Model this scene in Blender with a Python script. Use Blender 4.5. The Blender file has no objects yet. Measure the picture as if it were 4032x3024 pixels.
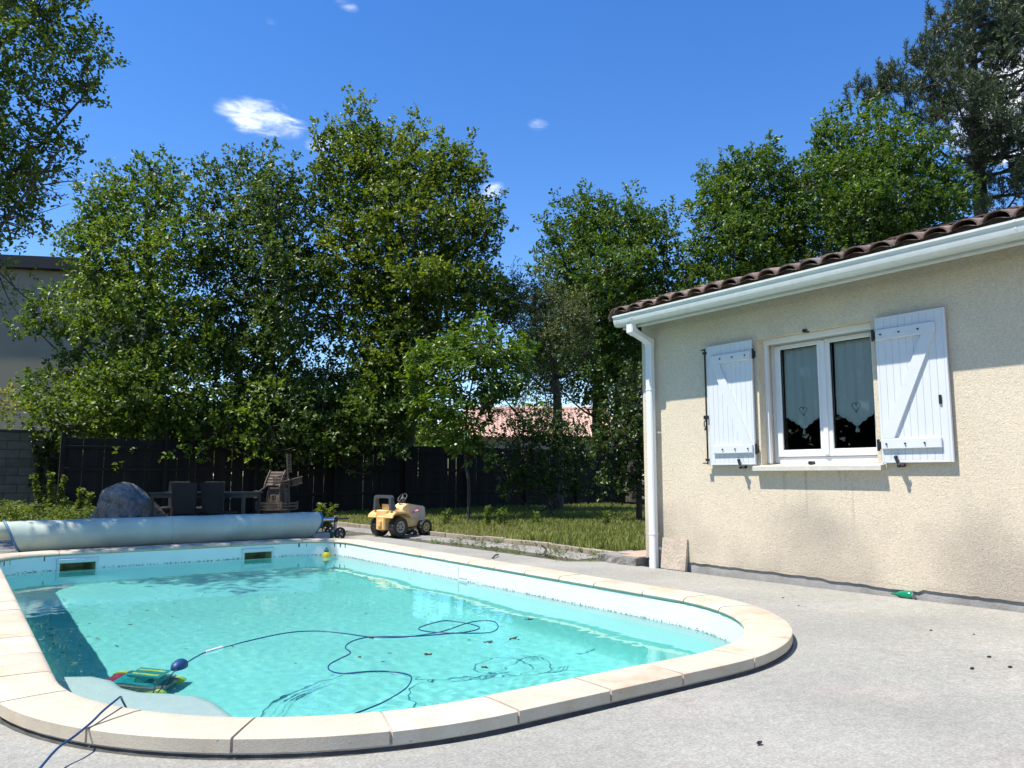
import bpy, math, random
import numpy as np
from mathutils import Vector, Matrix

R = math.radians
sc = bpy.context.scene
C = sc.collection

# ------------------------------------------------------------------ camera
CAM_H, YAW, FPX = 1.03, R(35.7), 3030.0
PITCH = math.atan((1870.0 - 1512.0) / FPX)
cam_data = bpy.data.cameras.new('camera')
cam = bpy.data.objects.new('camera', cam_data)
C.objects.link(cam)
cam.location = (0, 0, CAM_H)
cam.rotation_euler = (R(90) + PITCH, 0, -YAW)
cam_data.sensor_fit = 'HORIZONTAL'
cam_data.sensor_width = 36.0
cam_data.lens = 36.0 * FPX / 4032.0
cam_data.clip_start = 0.05
cam_data.clip_end = 3000.0
sc.camera = cam

# ------------------------------------------------------------------ sun and sky
LIGHT = Vector((1.0, -0.27, -2.12)).normalized()           # direction the sunlight travels
SUN_EL = math.asin(-LIGHT.z)
sun_data = bpy.data.lights.new('sun', 'SUN')
sun_data.energy = 5.0
sun_data.angle = R(0.53)
sun_data.color = (1.0, 0.94, 0.85)
sun_data.cycles.is_caustics_light = True
sun = bpy.data.objects.new('sun', sun_data)
C.objects.link(sun)
sun.rotation_euler = LIGHT.to_track_quat('-Z', 'Y').to_euler()
sun.location = (-10, 5, 25)

_s, _c = math.sin(PITCH), math.cos(PITCH)
_fw = np.array([math.sin(YAW), math.cos(YAW), 0.0])
_rt = np.array([math.cos(YAW), -math.sin(YAW), 0.0])
_up = np.array([0, 0, 1.0])
OV = 4032.0 / 2212.0

def ray(x, y):
    a = (x * OV - 2016) / FPX
    b = -(y * OV - 1512) / FPX
    return _rt * a + _fw * (_c - b * _s) + _up * (_s + b * _c)

def at(x, y, D):
    """place in the garden seen at overview point x, y and D metres away"""
    r = ray(x, y)
    return np.array([0, 0, CAM_H]) + r * (D / float(r @ _fw))

world = bpy.data.worlds.new('World')
sc.world = world
world.use_nodes = True

def build_world():
    nt = world.node_tree
    nt.nodes.clear()
    N = nt.nodes.new
    Lk = nt.links.new
    out = N('ShaderNodeOutputWorld')
    bg = N('ShaderNodeBackground')
    sky = N('ShaderNodeTexSky')
    sky.sky_type = 'NISHITA'
    sky.sun_disc = False
    sky.sun_elevation = SUN_EL
    # blender: rotation 0 puts the sun at +Y, turning clockwise seen from above
    sky.sun_rotation = math.atan2(-LIGHT.x, -LIGHT.y)
    sky.altitude = 60
    sky.air_density = 1.0
    sky.dust_density = 0.0
    sky.ozone_density = 2.2
    hsv = N('ShaderNodeHueSaturation')
    hsv.inputs['Hue'].default_value = 0.510
    hsv.inputs['Saturation'].default_value = 1.32
    hsv.inputs['Value'].default_value = 1.0
    Lk(sky.outputs[0], hsv.inputs['Color'])
    # a few small fair-weather clouds
    tc = N('ShaderNodeTexCoord')
    nz = N('ShaderNodeTexNoise')
    nz.inputs['Scale'].default_value = 20.0
    nz.inputs['Detail'].default_value = 9.0
    nz.inputs['Roughness'].default_value = 0.62
    nz.inputs['Distortion'].default_value = 0.6
    mp = N('ShaderNodeMapping')
    mp.inputs['Scale'].default_value = (1.0, 1.0, 3.2)
    mp.inputs['Rotation'].default_value = (0.35, 0.25, 0)
    Lk(tc.outputs['Generated'], mp.inputs['Vector'])
    Lk(mp.outputs[0], nz.inputs['Vector'])
    clouds = [(568, 256, .046, .020, .10, .70), (693, 308, .018, .011, -.15, .48), (1062, 413, .016, .012, -.5, .40),
              (1163, 270, .013, .007, .1, .30), (748, 8, .014, .007, .3, .28), (590, 50, .008, .006, .4, .14),
              (2165, 235, .05, .055, .3, .9), (2330, 300, .06, .04, .1, .9), (-500, 300, .07, .03, .1, .9),
              (-900, 100, .05, .03, .2, .8), (2900, 100, .08, .04, 0, .9), (1500, -500, .05, .02, .2, .7)]
    total = None
    for (px, py, sx, sy, rot, amp) in clouds:
        d = Vector(ray(px, py)).normalized()
        a = d.cross(Vector((0, 0, 1))).normalized()
        b = a.cross(d).normalized()
        a2 = a * math.cos(rot) - b * math.sin(rot)
        b2 = a * math.sin(rot) + b * math.cos(rot)
        outs = []
        for v, s in ((a2, sx), (b2, sy)):
            dp = N('ShaderNodeVectorMath'); dp.operation = 'DOT_PRODUCT'
            Lk(tc.outputs['Generated'], dp.inputs[0]); dp.inputs[1].default_value = v / s
            pw = N('ShaderNodeMath'); pw.operation = 'MULTIPLY'
            Lk(dp.outputs['Value'], pw.inputs[0]); Lk(dp.outputs['Value'], pw.inputs[1])
            outs.append(pw)
        fd = N('ShaderNodeVectorMath'); fd.operation = 'DOT_PRODUCT'
        Lk(tc.outputs['Generated'], fd.inputs[0]); fd.inputs[1].default_value = d
        gt = N('ShaderNodeMath'); gt.operation = 'GREATER_THAN'; gt.inputs[1].default_value = 0.3
        Lk(fd.outputs['Value'], gt.inputs[0])
        ad = N('ShaderNodeMath'); ad.operation = 'ADD'
        Lk(outs[0].outputs[0], ad.inputs[0]); Lk(outs[1].outputs[0], ad.inputs[1])
        mr = N('ShaderNodeMapRange'); mr.interpolation_type = 'LINEAR'
        mr.inputs[1].default_value = 0.0; mr.inputs[2].default_value = 1.6
        mr.inputs[3].default_value = amp; mr.inputs[4].default_value = 0.0
        Lk(ad.outputs[0], mr.inputs[0])
        ml = N('ShaderNodeMath'); ml.operation = 'MULTIPLY'
        Lk(mr.outputs[0], ml.inputs[0]); Lk(gt.outputs[0], ml.inputs[1])
        if total is None:
            total = ml
        else:
            mx = N('ShaderNodeMath'); mx.operation = 'MAXIMUM'
            Lk(total.outputs[0], mx.inputs[0]); Lk(ml.outputs[0], mx.inputs[1]); total = mx
    # wisps inside the soft mask
    mk = N('ShaderNodeMapRange'); mk.interpolation_type = 'SMOOTHSTEP'
    mk.inputs[1].default_value = 0.0; mk.inputs[2].default_value = 0.45
    Lk(total.outputs[0], mk.inputs[0])
    wr = N('ShaderNodeMath'); wr.operation = 'MULTIPLY_ADD'; wr.inputs[1].default_value = .30
    Lk(total.outputs[0], wr.inputs[0]); Lk(nz.outputs['Fac'], wr.inputs[2])
    mr2 = N('ShaderNodeMapRange'); mr2.interpolation_type = 'SMOOTHSTEP'
    mr2.inputs[1].default_value = 0.46; mr2.inputs[2].default_value = 0.88
    Lk(wr.outputs[0], mr2.inputs[0])
    m3 = N('ShaderNodeMath'); m3.operation = 'MULTIPLY'
    Lk(mr2.outputs[0], m3.inputs[0]); Lk(mk.outputs[0], m3.inputs[1])
    mix = N('ShaderNodeMix'); mix.data_type = 'RGBA'
    mix.inputs[7].default_value = (6.4, 6.7, 7.2, 1)
    Lk(m3.outputs[0], mix.inputs[0]); Lk(hsv.outputs[0], mix.inputs[6])
    Lk(mix.outputs[2], bg.inputs['Color'])
    bg.inputs['Strength'].default_value = 0.148
    Lk(bg.outputs[0], out.inputs['Surface'])

build_world()
vs = sc.view_settings
vs.view_transform = 'Standard'
vs.look = 'None'
vs.gamma = 1.0
vs.exposure = 0.60
vs.use_curve_mapping = False
sc.render.engine = 'CYCLES'
cy = sc.cycles
cy.use_denoising = True
cy.max_bounces = 10
cy.diffuse_bounces = 4
cy.glossy_bounces = 4
cy.transmission_bounces = 8
cy.transparent_max_bounces = 12
cy.caustics_refractive = True
cy.caustics_reflective = False
cy.sample_clamp_indirect = 6.0
cy.use_adaptive_sampling = True
cy.adaptive_threshold = 0.015

# ------------------------------------------------------------------ materials
def nodes_of(m):
    m.use_nodes = True
    return m.node_tree, m.node_tree.nodes['Principled BSDF']

def mat(name, base, rough=0.6, var=None, bump=None, rand=0.0, spec=0.5, metal=0.0, fine=None, second=None, translucent=0.0, coat=0.0):
    """procedural surface: base colour, blotches (var: scale, amount), fine grain (fine: scale, amount),
    second colour blotches (second: colour, scale, low, high), bump (scale, strength, distance), rand: tone per object"""
    m = bpy.data.materials.new(name)
    nt, p = nodes_of(m)
    N, Lk = nt.nodes.new, nt.links.new
    p.inputs['Roughness'].default_value = rough
    p.inputs['Specular IOR Level'].default_value = spec
    p.inputs['Metallic'].default_value = metal
    p.inputs['Coat Weight'].default_value = coat
    geo = N('ShaderNodeNewGeometry')
    rgb = N('ShaderNodeRGB')
    rgb.outputs[0].default_value = (*base, 1)
    col = rgb.outputs[0]
    def noise(scale, detail=5.0, rough_=0.6):
        n = N('ShaderNodeTexNoise')
        n.inputs['Scale'].default_value = scale
        n.inputs['Detail'].default_value = detail
        n.inputs['Roughness'].default_value = rough_
        Lk(geo.outputs['Position'], n.inputs['Vector'])
        return n.outputs['Fac']
    def shade(col, fac, amount, lo=0.3, hi=0.7):
        mr = N('ShaderNodeMapRange')
        mr.inputs[1].default_value = lo; mr.inputs[2].default_value = hi
        mr.inputs[3].default_value = 1 - amount; mr.inputs[4].default_value = 1 + amount
        Lk(fac, mr.inputs[0])
        mx = N('ShaderNodeVectorMath'); mx.operation = 'SCALE'
        Lk(col, mx.inputs[0]); Lk(mr.outputs[0], mx.inputs['Scale'])
        return mx.outputs[0]
    if second:
        c2, s2, lo, hi = second
        mr = N('ShaderNodeMapRange'); mr.interpolation_type = 'SMOOTHSTEP'
        mr.inputs[1].default_value = lo; mr.inputs[2].default_value = hi
        Lk(noise(s2, 7.0, 0.65), mr.inputs[0])
        mx = N('ShaderNodeMix'); mx.data_type = 'RGBA'
        Lk(mr.outputs[0], mx.inputs[0]); Lk(col, mx.inputs[6]); mx.inputs[7].default_value = (*c2, 1)
        col = mx.outputs[2]
    if var:
        col = shade(col, noise(var[0]), var[1])
    if fine:
        col = shade(col, noise(fine[0], 2.0, 0.7), fine[1])
    if rand:
        oi = N('ShaderNodeObjectInfo')
        col = shade(col, oi.outputs['Random'], rand, 0.0, 1.0)
    Lk(col, p.inputs['Base Color'])
    if bump:
        b = N('ShaderNodeBump')
        b.inputs['Strength'].default_value = bump[1]
        b.inputs['Distance'].default_value = bump[2]
        Lk(noise(bump[0], 4.0, 0.55), b.inputs['Height'])
        Lk(b.outputs[0], p.inputs['Normal'])
    if translucent:
        o = nt.nodes['Material Output']
        tr = N('ShaderNodeBsdfTranslucent')
        Lk(col, tr.inputs['Color'])
        mx = N('ShaderNodeMixShader'); mx.inputs[0].default_value = translucent
        Lk(p.outputs[0], mx.inputs[1]); Lk(tr.outputs[0], mx.inputs[2]); Lk(mx.outputs[0], o.inputs['Surface'])
    return m

def leaf_mat(name, dark, light, trans=0.35, rough=0.42, spec=0.5, warm=(1.15, 1.2, 0.5)):
    m = bpy.data.materials.new(name)
    nt, p = nodes_of(m)
    N, Lk = nt.nodes.new, nt.links.new
    at_ = N('ShaderNodeAttribute'); at_.attribute_name = 'tint'
    mx = N('ShaderNodeMix'); mx.data_type = 'RGBA'
    mx.inputs[6].default_value = (*dark, 1); mx.inputs[7].default_value = (*light, 1)
    Lk(at_.outputs['Fac'], mx.inputs[0])
    Lk(mx.outputs[2], p.inputs['Base Color'])
    p.inputs['Roughness'].default_value = rough
    p.inputs['Specular IOR Level'].default_value = spec
    tr = N('ShaderNodeBsdfTranslucent')
    ml = N('ShaderNodeMix'); ml.data_type = 'RGBA'; ml.blend_type = 'MULTIPLY'; ml.inputs[0].default_value = 1.0
    Lk(mx.outputs[2], ml.inputs[6]); ml.inputs[7].default_value = (*warm, 1)
    Lk(ml.outputs[2], tr.inputs['Color'])
    ms = N('ShaderNodeMixShader'); ms.inputs[0].default_value = trans
    Lk(p.outputs[0], ms.inputs[1]); Lk(tr.outputs[0], ms.inputs[2])
    Lk(ms.outputs[0], nt.nodes['Material Output'].inputs['Surface'])
    return m

M = {}
M['white_pvc'] = mat('white_pvc', (.72, .735, .735), .32, var=(3, .03), spec=.5)
M['gutter'] = mat('gutter_white', (.60, .63, .595), .35, var=(9, .06), second=((.54, .58, .52), 22, .58, .72))
M['white_wood'] = mat('shutter_white', (.64, .665, .685), .4, var=(6, .02))
M['black_iron'] = mat('black_iron', (.012, .012, .013), .45)
M['sill'] = mat('sill_stone', (.56, .54, .48), .8, var=(14, .08), fine=(180, .12), bump=(220, .25, .004))
M['rubble'] = mat('broken_concrete', (.24, .23, .21), .95, var=(6, .35), fine=(60, .3), bump=(30, .9, .02))
M['plinth'] = mat('plinth_concrete', (.37, .355, .325), .9, var=(5, .22), fine=(120, .12), bump=(90, .5, .01), second=((.36, .34, .29), 6, .55, .7))
M['roof_tile'] = mat('roof_tile', (.175, .112, .085), .9, var=(14, .35), fine=(160, .25), bump=(60, .5, .01), rand=.25, second=((.27, .235, .20), 9, .48, .62))
M['mortar'] = mat('mortar', (.13, .125, .115), .95, var=(8, .3), fine=(150, .2), bump=(80, .6, .01))
M['tile_red'] = mat('terracotta', (.44, .33, .25), .7, var=(6, .12), rand=.08)
M['alu'] = mat('aluminium', (.72, .73, .74), .28, metal=1.0)
M['alu_dull'] = mat('aluminium_dull', (.42, .42, .40), .45, metal=.6)
M['black_plastic'] = mat('black_plastic', (.016, .016, .017), .42, var=(20, .2))
M['grey_plastic'] = mat('grey_plastic', (.07, .075, .08), .5)
M['tractor_cream'] = mat('tractor_faded_yellow', (.80, .49, .17), .5, var=(6, .08), second=((.80, .58, .30), 5, .45, .62))
M['tractor_hood'] = mat('tractor_faded_hood', (.60, .47, .36), .5, var=(7, .08))
M['hub_beige'] = mat('hub_beige', (.42, .36, .28), .5)
M['hub_yellow'] = mat('hub_yellow', (.55, .40, .16), .5)
M['pink'] = mat('pink_plastic', (.75, .22, .25), .4)
M['rubber'] = mat('rubber_black', (.012, .012, .013), .5, bump=(90, .2, .003))
M['rock'] = mat('rock_grey', (.30, .27, .235), .9, var=(4, .35), fine=(60, .25), bump=(7, 1.0, .16), second=((.13, .125, .12), 6, .5, .62))
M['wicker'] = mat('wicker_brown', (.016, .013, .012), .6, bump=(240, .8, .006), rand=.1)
M['table_grey'] = mat('table_grey', (.05, .052, .05), .5)
M['old_wood'] = mat('weathered_wood', (.115, .085, .06), .8, var=(16, .25), bump=(60, .4, .006), rand=.2)
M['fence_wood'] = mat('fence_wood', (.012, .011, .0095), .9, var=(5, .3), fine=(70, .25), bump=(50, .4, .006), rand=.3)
M['block'] = mat('concrete_block', (.15, .145, .125), .95, var=(5, .15), fine=(90, .12), bump=(60, .4, .008), rand=.14)
M['block_joint'] = mat('block_joint', (.10, .098, .09), .95)
M['neighbour_wall'] = mat('neighbour_render', (.29, .255, .185), .95, var=(.6, .08), bump=(60, .3, .006))
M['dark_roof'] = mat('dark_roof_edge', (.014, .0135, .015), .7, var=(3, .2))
M['pink_tile'] = mat('neighbour_tile', (.62, .42, .33), .9, var=(3, .2), fine=(18, .15))
M['soil'] = mat('soil', (.075, .062, .042), .95, var=(2, .3), bump=(20, .6, .03), second=((.09, .11, .045), 3, .45, .6))
M['bark'] = mat('bark', (.07, .06, .048), .95, var=(8, .3), bump=(30, .9, .03))
M['cover_blue'] = mat('pool_cover', (.52, .575, .475), .42, var=(2.5, .10), fine=(140, .05), bump=(150, .25, .004), second=((.42, .51, .43), 1.6, .5, .66))
M['cover_edge'] = mat('cover_edge', (.06, .17, .30), .5, var=(30, .3))
M['yellow'] = mat('yellow_plastic', (.80, .58, .02), .35)
M['teal'] = mat('teal_plastic', (.02, .16, .17), .4)
M['green_bottle'] = mat('green_plastic', (.01, .30, .15), .18, translucent=.35, coat=.3)
M['slab'] = mat('paving_slab_spare', (.44, .38, .30), .85, var=(10, .15), bump=(34, .9, .012), second=((.50, .40, .33), 12, .5, .62))
M['paver'] = mat('paver', (.26, .248, .222), .9, var=(3, .14), fine=(110, .12), bump=(80, .35, .006), rand=.1)
M['kerb'] = mat('kerb_stone', (.30, .255, .19), .9, var=(6, .15), fine=(100, .15), bump=(70, .4, .008), rand=.12)
M['robot_teal'] = mat('robot_teal', (.02, .33, .37), .4)
M['robot_grey'] = mat('robot_grey', (.20, .19, .19), .5)
M['robot_green'] = mat('robot_yellow_green', (.78, .76, .14), .4)
M['robot_brush'] = mat('robot_brush', (.42, .03, .12), .5)
M['cable_blue'] = mat('cable_blue', (.008, .05, .15), .38)
M['float_blue'] = mat('float_blue', (.008, .05, .15), .5)
M['tape'] = mat('white_tape', (.7, .7, .68), .5)
M['twig'] = mat('twig_brown', (.05, .032, .02), .9)
M['dead_leaf'] = mat('dead_leaf', (.16, .12, .07), .8, rand=.3)
M['black_bit'] = mat('black_bit', (.012, .011, .010), .9)
M['coping_bed'] = mat('coping_bed', (.07, .068, .062), .95, var=(9, .4), bump=(50, .7, .01))
M['skimmer'] = mat('skimmer_plastic', (.70, .72, .72), .35)
M['skimmer_in'] = mat('skimmer_inside', (.34, .34, .18), .6, var=(8, .3))
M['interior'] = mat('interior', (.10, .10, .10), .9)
M['leaf_oak'] = leaf_mat('oak_leaves', (.026, .066, .010), (.185, .26, .034), .44)
M['leaf_oak_dull'] = leaf_mat('oak_leaves_dull', (.024, .058, .012), (.145, .21, .045), .40)
M['leaf_oak_yellow'] = leaf_mat('oak_leaves_young', (.026, .062, .008), (.21, .265, .026), .46)
M['leaf_oak2'] = leaf_mat('oak_leaves_deep', (.020, .058, .009), (.145, .225, .030), .42)
M['leaf_holm'] = leaf_mat('small_oak_leaves', (.028, .066, .011), (.20, .255, .034), .46)
M['leaf_cherry'] = leaf_mat('cherry_leaves', (.040, .095, .012), (.17, .26, .022), .42, .34, .6)
M['leaf_olive'] = leaf_mat('grey_leaves', (.055, .075, .028), (.17, .195, .070), .30, .5, .4)
M['leaf_hedge'] = leaf_mat('hedge_leaves', (.018, .045, .010), (.075, .12, .018), .3)
M['leaf_fern'] = leaf_mat('fern_leaves', (.08, .13, .02), (.22, .26, .06), .4, .5, .3)
M['leaf_yellow'] = leaf_mat('yellow_leaves', (.20, .22, .02), (.40, .36, .05), .4, .5, .3)
M['needles'] = leaf_mat('pine_needles', (.032, .055, .026), (.145, .18, .08), .12, .5, .35, (1.1, 1.05, .7))
M['grass'] = leaf_mat('grass_blades', (.09, .145, .022), (.38, .36, .12), .35, .55, .25)
M['weed'] = leaf_mat('weed_leaves', (.07, .12, .02), (.17, .23, .05), .35, .5, .3)

def plaster_mat():
    m = mat('plaster_cream', (.675, .585, .44), .95, var=(1.6, .05))
    nt = m.node_tree; N, Lk = nt.nodes.new, nt.links.new
    p = nt.nodes['Principled BSDF']
    geo = N('ShaderNodeNewGeometry')
    old = p.inputs['Base Color'].links[0].from_socket
    # grey-brown damp stains low on the wall, with a shape of their own
    sep = N('ShaderNodeSeparateXYZ'); Lk(geo.outputs['Position'], sep.inputs[0])
    n1 = N('ShaderNodeTexNoise'); n1.inputs['Scale'].default_value = .95; n1.inputs['Detail'].default_value = 5
    mp = N('ShaderNodeMapping'); mp.inputs['Location'].default_value = (0, .55, .2)
    Lk(geo.outputs['Position'], mp.inputs[0]); Lk(mp.outputs[0], n1.inputs['Vector'])
    h = N('ShaderNodeMapRange'); h.inputs[1].default_value = .1; h.inputs[2].default_value = .95
    h.inputs[3].default_value = .30; h.inputs[4].default_value = 0
    Lk(sep.outputs['Z'], h.inputs[0])
    ad = N('ShaderNodeMath'); ad.operation = 'ADD'; Lk(n1.outputs['Fac'], ad.inputs[0]); Lk(h.outputs[0], ad.inputs[1])
    mr = N('ShaderNodeMapRange'); mr.interpolation_type = 'SMOOTHSTEP'
    mr.inputs[1].default_value = .56; mr.inputs[2].default_value = .90; mr.inputs[4].default_value = .75
    Lk(ad.outputs[0], mr.inputs[0])
    mx = N('ShaderNodeMix'); mx.data_type = 'RGBA'
    Lk(mr.outputs[0], mx.inputs[0]); Lk(old, mx.inputs[6]); mx.inputs[7].default_value = (.36, .315, .26, 1)
    # drip streaks under the window sill
    ms = N('ShaderNodeMapping'); ms.inputs['Scale'].default_value = (1, 17, .55); Lk(geo.outputs['Position'], ms.inputs[0])
    n3 = N('ShaderNodeTexNoise'); n3.inputs['Scale'].default_value = 1.0; n3.inputs['Detail'].default_value = 3; Lk(ms.outputs[0], n3.inputs['Vector'])
    st = N('ShaderNodeMapRange'); st.interpolation_type = 'SMOOTHSTEP'; st.inputs[1].default_value = .57; st.inputs[2].default_value = .72; st.inputs[4].default_value = .62
    Lk(n3.outputs['Fac'], st.inputs[0])
    zr = N('ShaderNodeMapRange'); zr.interpolation_type = 'SMOOTHSTEP'; zr.inputs[1].default_value = .35; zr.inputs[2].default_value = .95; Lk(sep.outputs['Z'], zr.inputs[0])
    zc = N('ShaderNodeMath'); zc.operation = 'LESS_THAN'; zc.inputs[1].default_value = 1.09; Lk(sep.outputs['Z'], zc.inputs[0])
    ya = N('ShaderNodeMath'); ya.operation = 'SUBTRACT'; ya.inputs[1].default_value = 4.15; Lk(sep.outputs['Y'], ya.inputs[0])
    yb = N('ShaderNodeMath'); yb.operation = 'ABSOLUTE'; Lk(ya.outputs[0], yb.inputs[0])
    yc_ = N('ShaderNodeMapRange'); yc_.inputs[1].default_value = .30; yc_.inputs[2].default_value = .62; yc_.inputs[3].default_value = 1; yc_.inputs[4].default_value = 0; Lk(yb.outputs[0], yc_.inputs[0])
    q = st.outputs[0]
    for o_ in (zr, zc, yc_):
        mm = N('ShaderNodeMath'); mm.operation = 'MULTIPLY'; Lk(q, mm.inputs[0]); Lk(o_.outputs[0], mm.inputs[1]); q = mm.outputs[0]
    mx0 = mx
    mx = N('ShaderNodeMix'); mx.data_type = 'RGBA'; Lk(q, mx.inputs[0]); Lk(mx0.outputs[2], mx.inputs[6]); mx.inputs[7].default_value = (.36, .325, .27, 1)
    # rough-cast grain: pits and worms
    n2 = N('ShaderNodeTexNoise'); n2.inputs['Scale'].default_value = 68; n2.inputs['Detail'].default_value = 3; n2.inputs['Distortion'].default_value = 1.2
    Lk(geo.outputs['Position'], n2.inputs['Vector'])
    mr2 = N('ShaderNodeMapRange'); mr2.inputs[1].default_value = .3; mr2.inputs[2].default_value = .62
    mr2.inputs[3].default_value = .80; mr2.inputs[4].default_value = 1.06
    Lk(n2.outputs['Fac'], mr2.inputs[0])
    sc_ = N('ShaderNodeVectorMath'); sc_.operation = 'SCALE'; Lk(mx.outputs[2], sc_.inputs[0]); Lk(mr2.outputs[0], sc_.inputs['Scale'])
    Lk(sc_.outputs[0], p.inputs['Base Color'])
    b = N('ShaderNodeBump'); b.inputs['Strength'].default_value = .62; b.inputs['Distance'].default_value = .010
    Lk(n2.outputs['Fac'], b.inputs['Height']); Lk(b.outputs[0], p.inputs['Normal'])
    return m
M['plaster'] = plaster_mat()

def deck_mat():
    m = mat('deck_concrete', (.290, .287, .252), .93, var=(.8, .13), second=((.335, .315, .275), 1.3, .46, .68))
    nt = m.node_tree; N, Lk = nt.nodes.new, nt.links.new
    p = nt.nodes['Principled BSDF']; old = p.inputs['Base Color'].links[0].from_socket
    geo = N('ShaderNodeNewGeometry')
    def band(scale, lo, hi, a, b, src, det=3, vor=False):
        if vor:
            n = N('ShaderNodeTexVoronoi'); n.inputs['Scale'].default_value = scale; o = n.outputs['Distance']
        else:
            n = N('ShaderNodeTexNoise'); n.inputs['Scale'].default_value = scale; n.inputs['Detail'].default_value = det; n.inputs['Roughness'].default_value = .75; o = n.outputs['Fac']
        Lk(geo.outputs['Position'], n.inputs['Vector'])
        r = N('ShaderNodeMapRange'); r.inputs[1].default_value = lo; r.inputs[2].default_value = hi; r.inputs[3].default_value = a; r.inputs[4].default_value = b
        Lk(o, r.inputs[0])
        s = N('ShaderNodeVectorMath'); s.operation = 'SCALE'; Lk(src, s.inputs[0]); Lk(r.outputs[0], s.inputs['Scale'])
        return s.outputs[0], o
    c, o1 = band(75, .32, .68, .70, 1.30, old, 4)
    c, o2 = band(18, .35, .65, .88, 1.12, c, 5)
    c, o3 = band(38, .0, .13, 1.55, 1.0, c, vor=True)
    c, o4 = band(2.6, .56, .70, 1.0, .80, c, 7)
    Lk(c, p.inputs['Base Color'])
    b = N('ShaderNodeBump'); b.inputs['Strength'].default_value = .6; b.inputs['Distance'].default_value = .006
    Lk(o1, b.inputs['Height']); Lk(b.outputs[0], p.inputs['Normal'])
    return m
M['deck'] = deck_mat()

def coping_mat():
    m = mat('coping_stone', (.535, .468, .36), .85, var=(7, .08), fine=(160, .07), bump=(120, .3, .004), rand=.09, second=((.50, .375, .25), 3.0, .50, .68))
    nt = m.node_tree; N, Lk = nt.nodes.new, nt.links.new
    p = nt.nodes['Principled BSDF']; old = p.inputs['Base Color'].links[0].from_socket
    geo = N('ShaderNodeNewGeometry')
    n = N('ShaderNodeTexNoise'); n.inputs['Scale'].default_value = 55; n.inputs['Detail'].default_value = 4
    Lk(geo.outputs['Position'], n.inputs['Vector'])
    r = N('ShaderNodeMapRange'); r.inputs[1].default_value = .68; r.inputs[2].default_value = .76; r.inputs[3].default_value = 0; r.inputs[4].default_value = .75
    Lk(n.outputs['Fac'], r.inputs[0])
    mx = N('ShaderNodeMix'); mx.data_type = 'RGBA'; Lk(r.outputs[0], mx.inputs[0]); Lk(old, mx.inputs[6]); mx.inputs[7].default_value = (.19, .13, .085, 1)
    Lk(mx.outputs[2], p.inputs['Base Color'])
    return m
M['coping'] = coping_mat()

def shell_mat():
    m = mat('pool_shell', (.80, .83, .82), .35, var=(3, .03))
    nt = m.node_tree; N, Lk = nt.nodes.new, nt.links.new
    p = nt.nodes['Principled BSDF']; old = p.inputs['Base Color'].links[0].from_socket
    geo = N('ShaderNodeNewGeometry'); sep = N('ShaderNodeSeparateXYZ'); Lk(geo.outputs['Position'], sep.inputs[0])
    # scum at the water line: specks that thin out upwards
    n = N('ShaderNodeTexNoise'); n.inputs['Scale'].default_value = 48; n.inputs['Detail'].default_value = 5; n.inputs['Roughness'].default_value = .7
    Lk(geo.outputs['Position'], n.inputs['Vector'])
    r = N('ShaderNodeMapRange'); r.inputs[1].default_value = -.158; r.inputs[2].default_value = -.105; r.inputs[3].default_value = .27; r.inputs[4].default_value = 0
    Lk(sep.outputs['Z'], r.inputs[0])
    ab = N('ShaderNodeMapRange'); ab.inputs[1].default_value = -.175; ab.inputs[2].default_value = -.155; ab.inputs[3].default_value = -.3; ab.inputs[4].default_value = 0
    Lk(sep.outputs['Z'], ab.inputs[0])
    a = N('ShaderNodeMath'); a.operation = 'ADD'; Lk(n.outputs['Fac'], a.inputs[0]); Lk(r.outputs[0], a.inputs[1])
    a2 = N('ShaderNodeMath'); a2.operation = 'ADD'; Lk(a.outputs[0], a2.inputs[0]); Lk(ab.outputs[0], a2.inputs[1])
    f = N('ShaderNodeMapRange'); f.inputs[1].default_value = .70; f.inputs[2].default_value = .76; f.inputs[4].default_value = .8
    Lk(a2.outputs[0], f.inputs[0])
    mx = N('ShaderNodeMix'); mx.data_type = 'RGBA'; Lk(f.outputs[0], mx.inputs[0]); Lk(old, mx.inputs[6]); mx.inputs[7].default_value = (.09, .07, .045, 1)
    Lk(mx.outputs[2], p.inputs['Base Color'])
    return m
M['shell'] = shell_mat()
M['floor_water_tint'] = mat('floor_water_tint', (.30, .80, .755), .4, var=(1.5, .05), fine=(30, .03))  # white shell, with the deep water's turquoise light absorption put into its colour

def water_mat():
    m = bpy.data.materials.new('pool_water'); m.use_nodes = True
    nt = m.node_tree; nt.nodes.clear()
    o = nt.nodes.new('ShaderNodeOutputMaterial'); b = nt.nodes.new('ShaderNodeBsdfGlass')
    b.inputs['IOR'].default_value = 1.33; b.inputs['Roughness'].default_value = 0.0
    b.inputs['Color'].default_value = (.86, .985, .975, 1)
    nt.links.new(b.outputs[0], o.inputs['Surface'])
    return m
M['water'] = water_mat()

def glass_mat():
    m = bpy.data.materials.new('window_glass'); m.use_nodes = True
    nt = m.node_tree; nt.nodes.clear(); N, Lk = nt.nodes.new, nt.links.new
    o = N('ShaderNodeOutputMaterial'); t = N('ShaderNodeBsdfTransparent'); t.inputs[0].default_value = (.88, .93, .91, 1)
    g_ = N('ShaderNodeBsdfGlossy'); g_.inputs['Roughness'].default_value = .01
    f = N('ShaderNodeFresnel'); f.inputs[0].default_value = 1.5
    mx = N('ShaderNodeMixShader'); Lk(f.outputs[0], mx.inputs[0]); Lk(t.outputs[0], mx.inputs[1]); Lk(g_.outputs[0], mx.inputs[2]); Lk(mx.outputs[0], o.inputs['Surface'])
    return m
M['glass'] = glass_mat()

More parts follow.
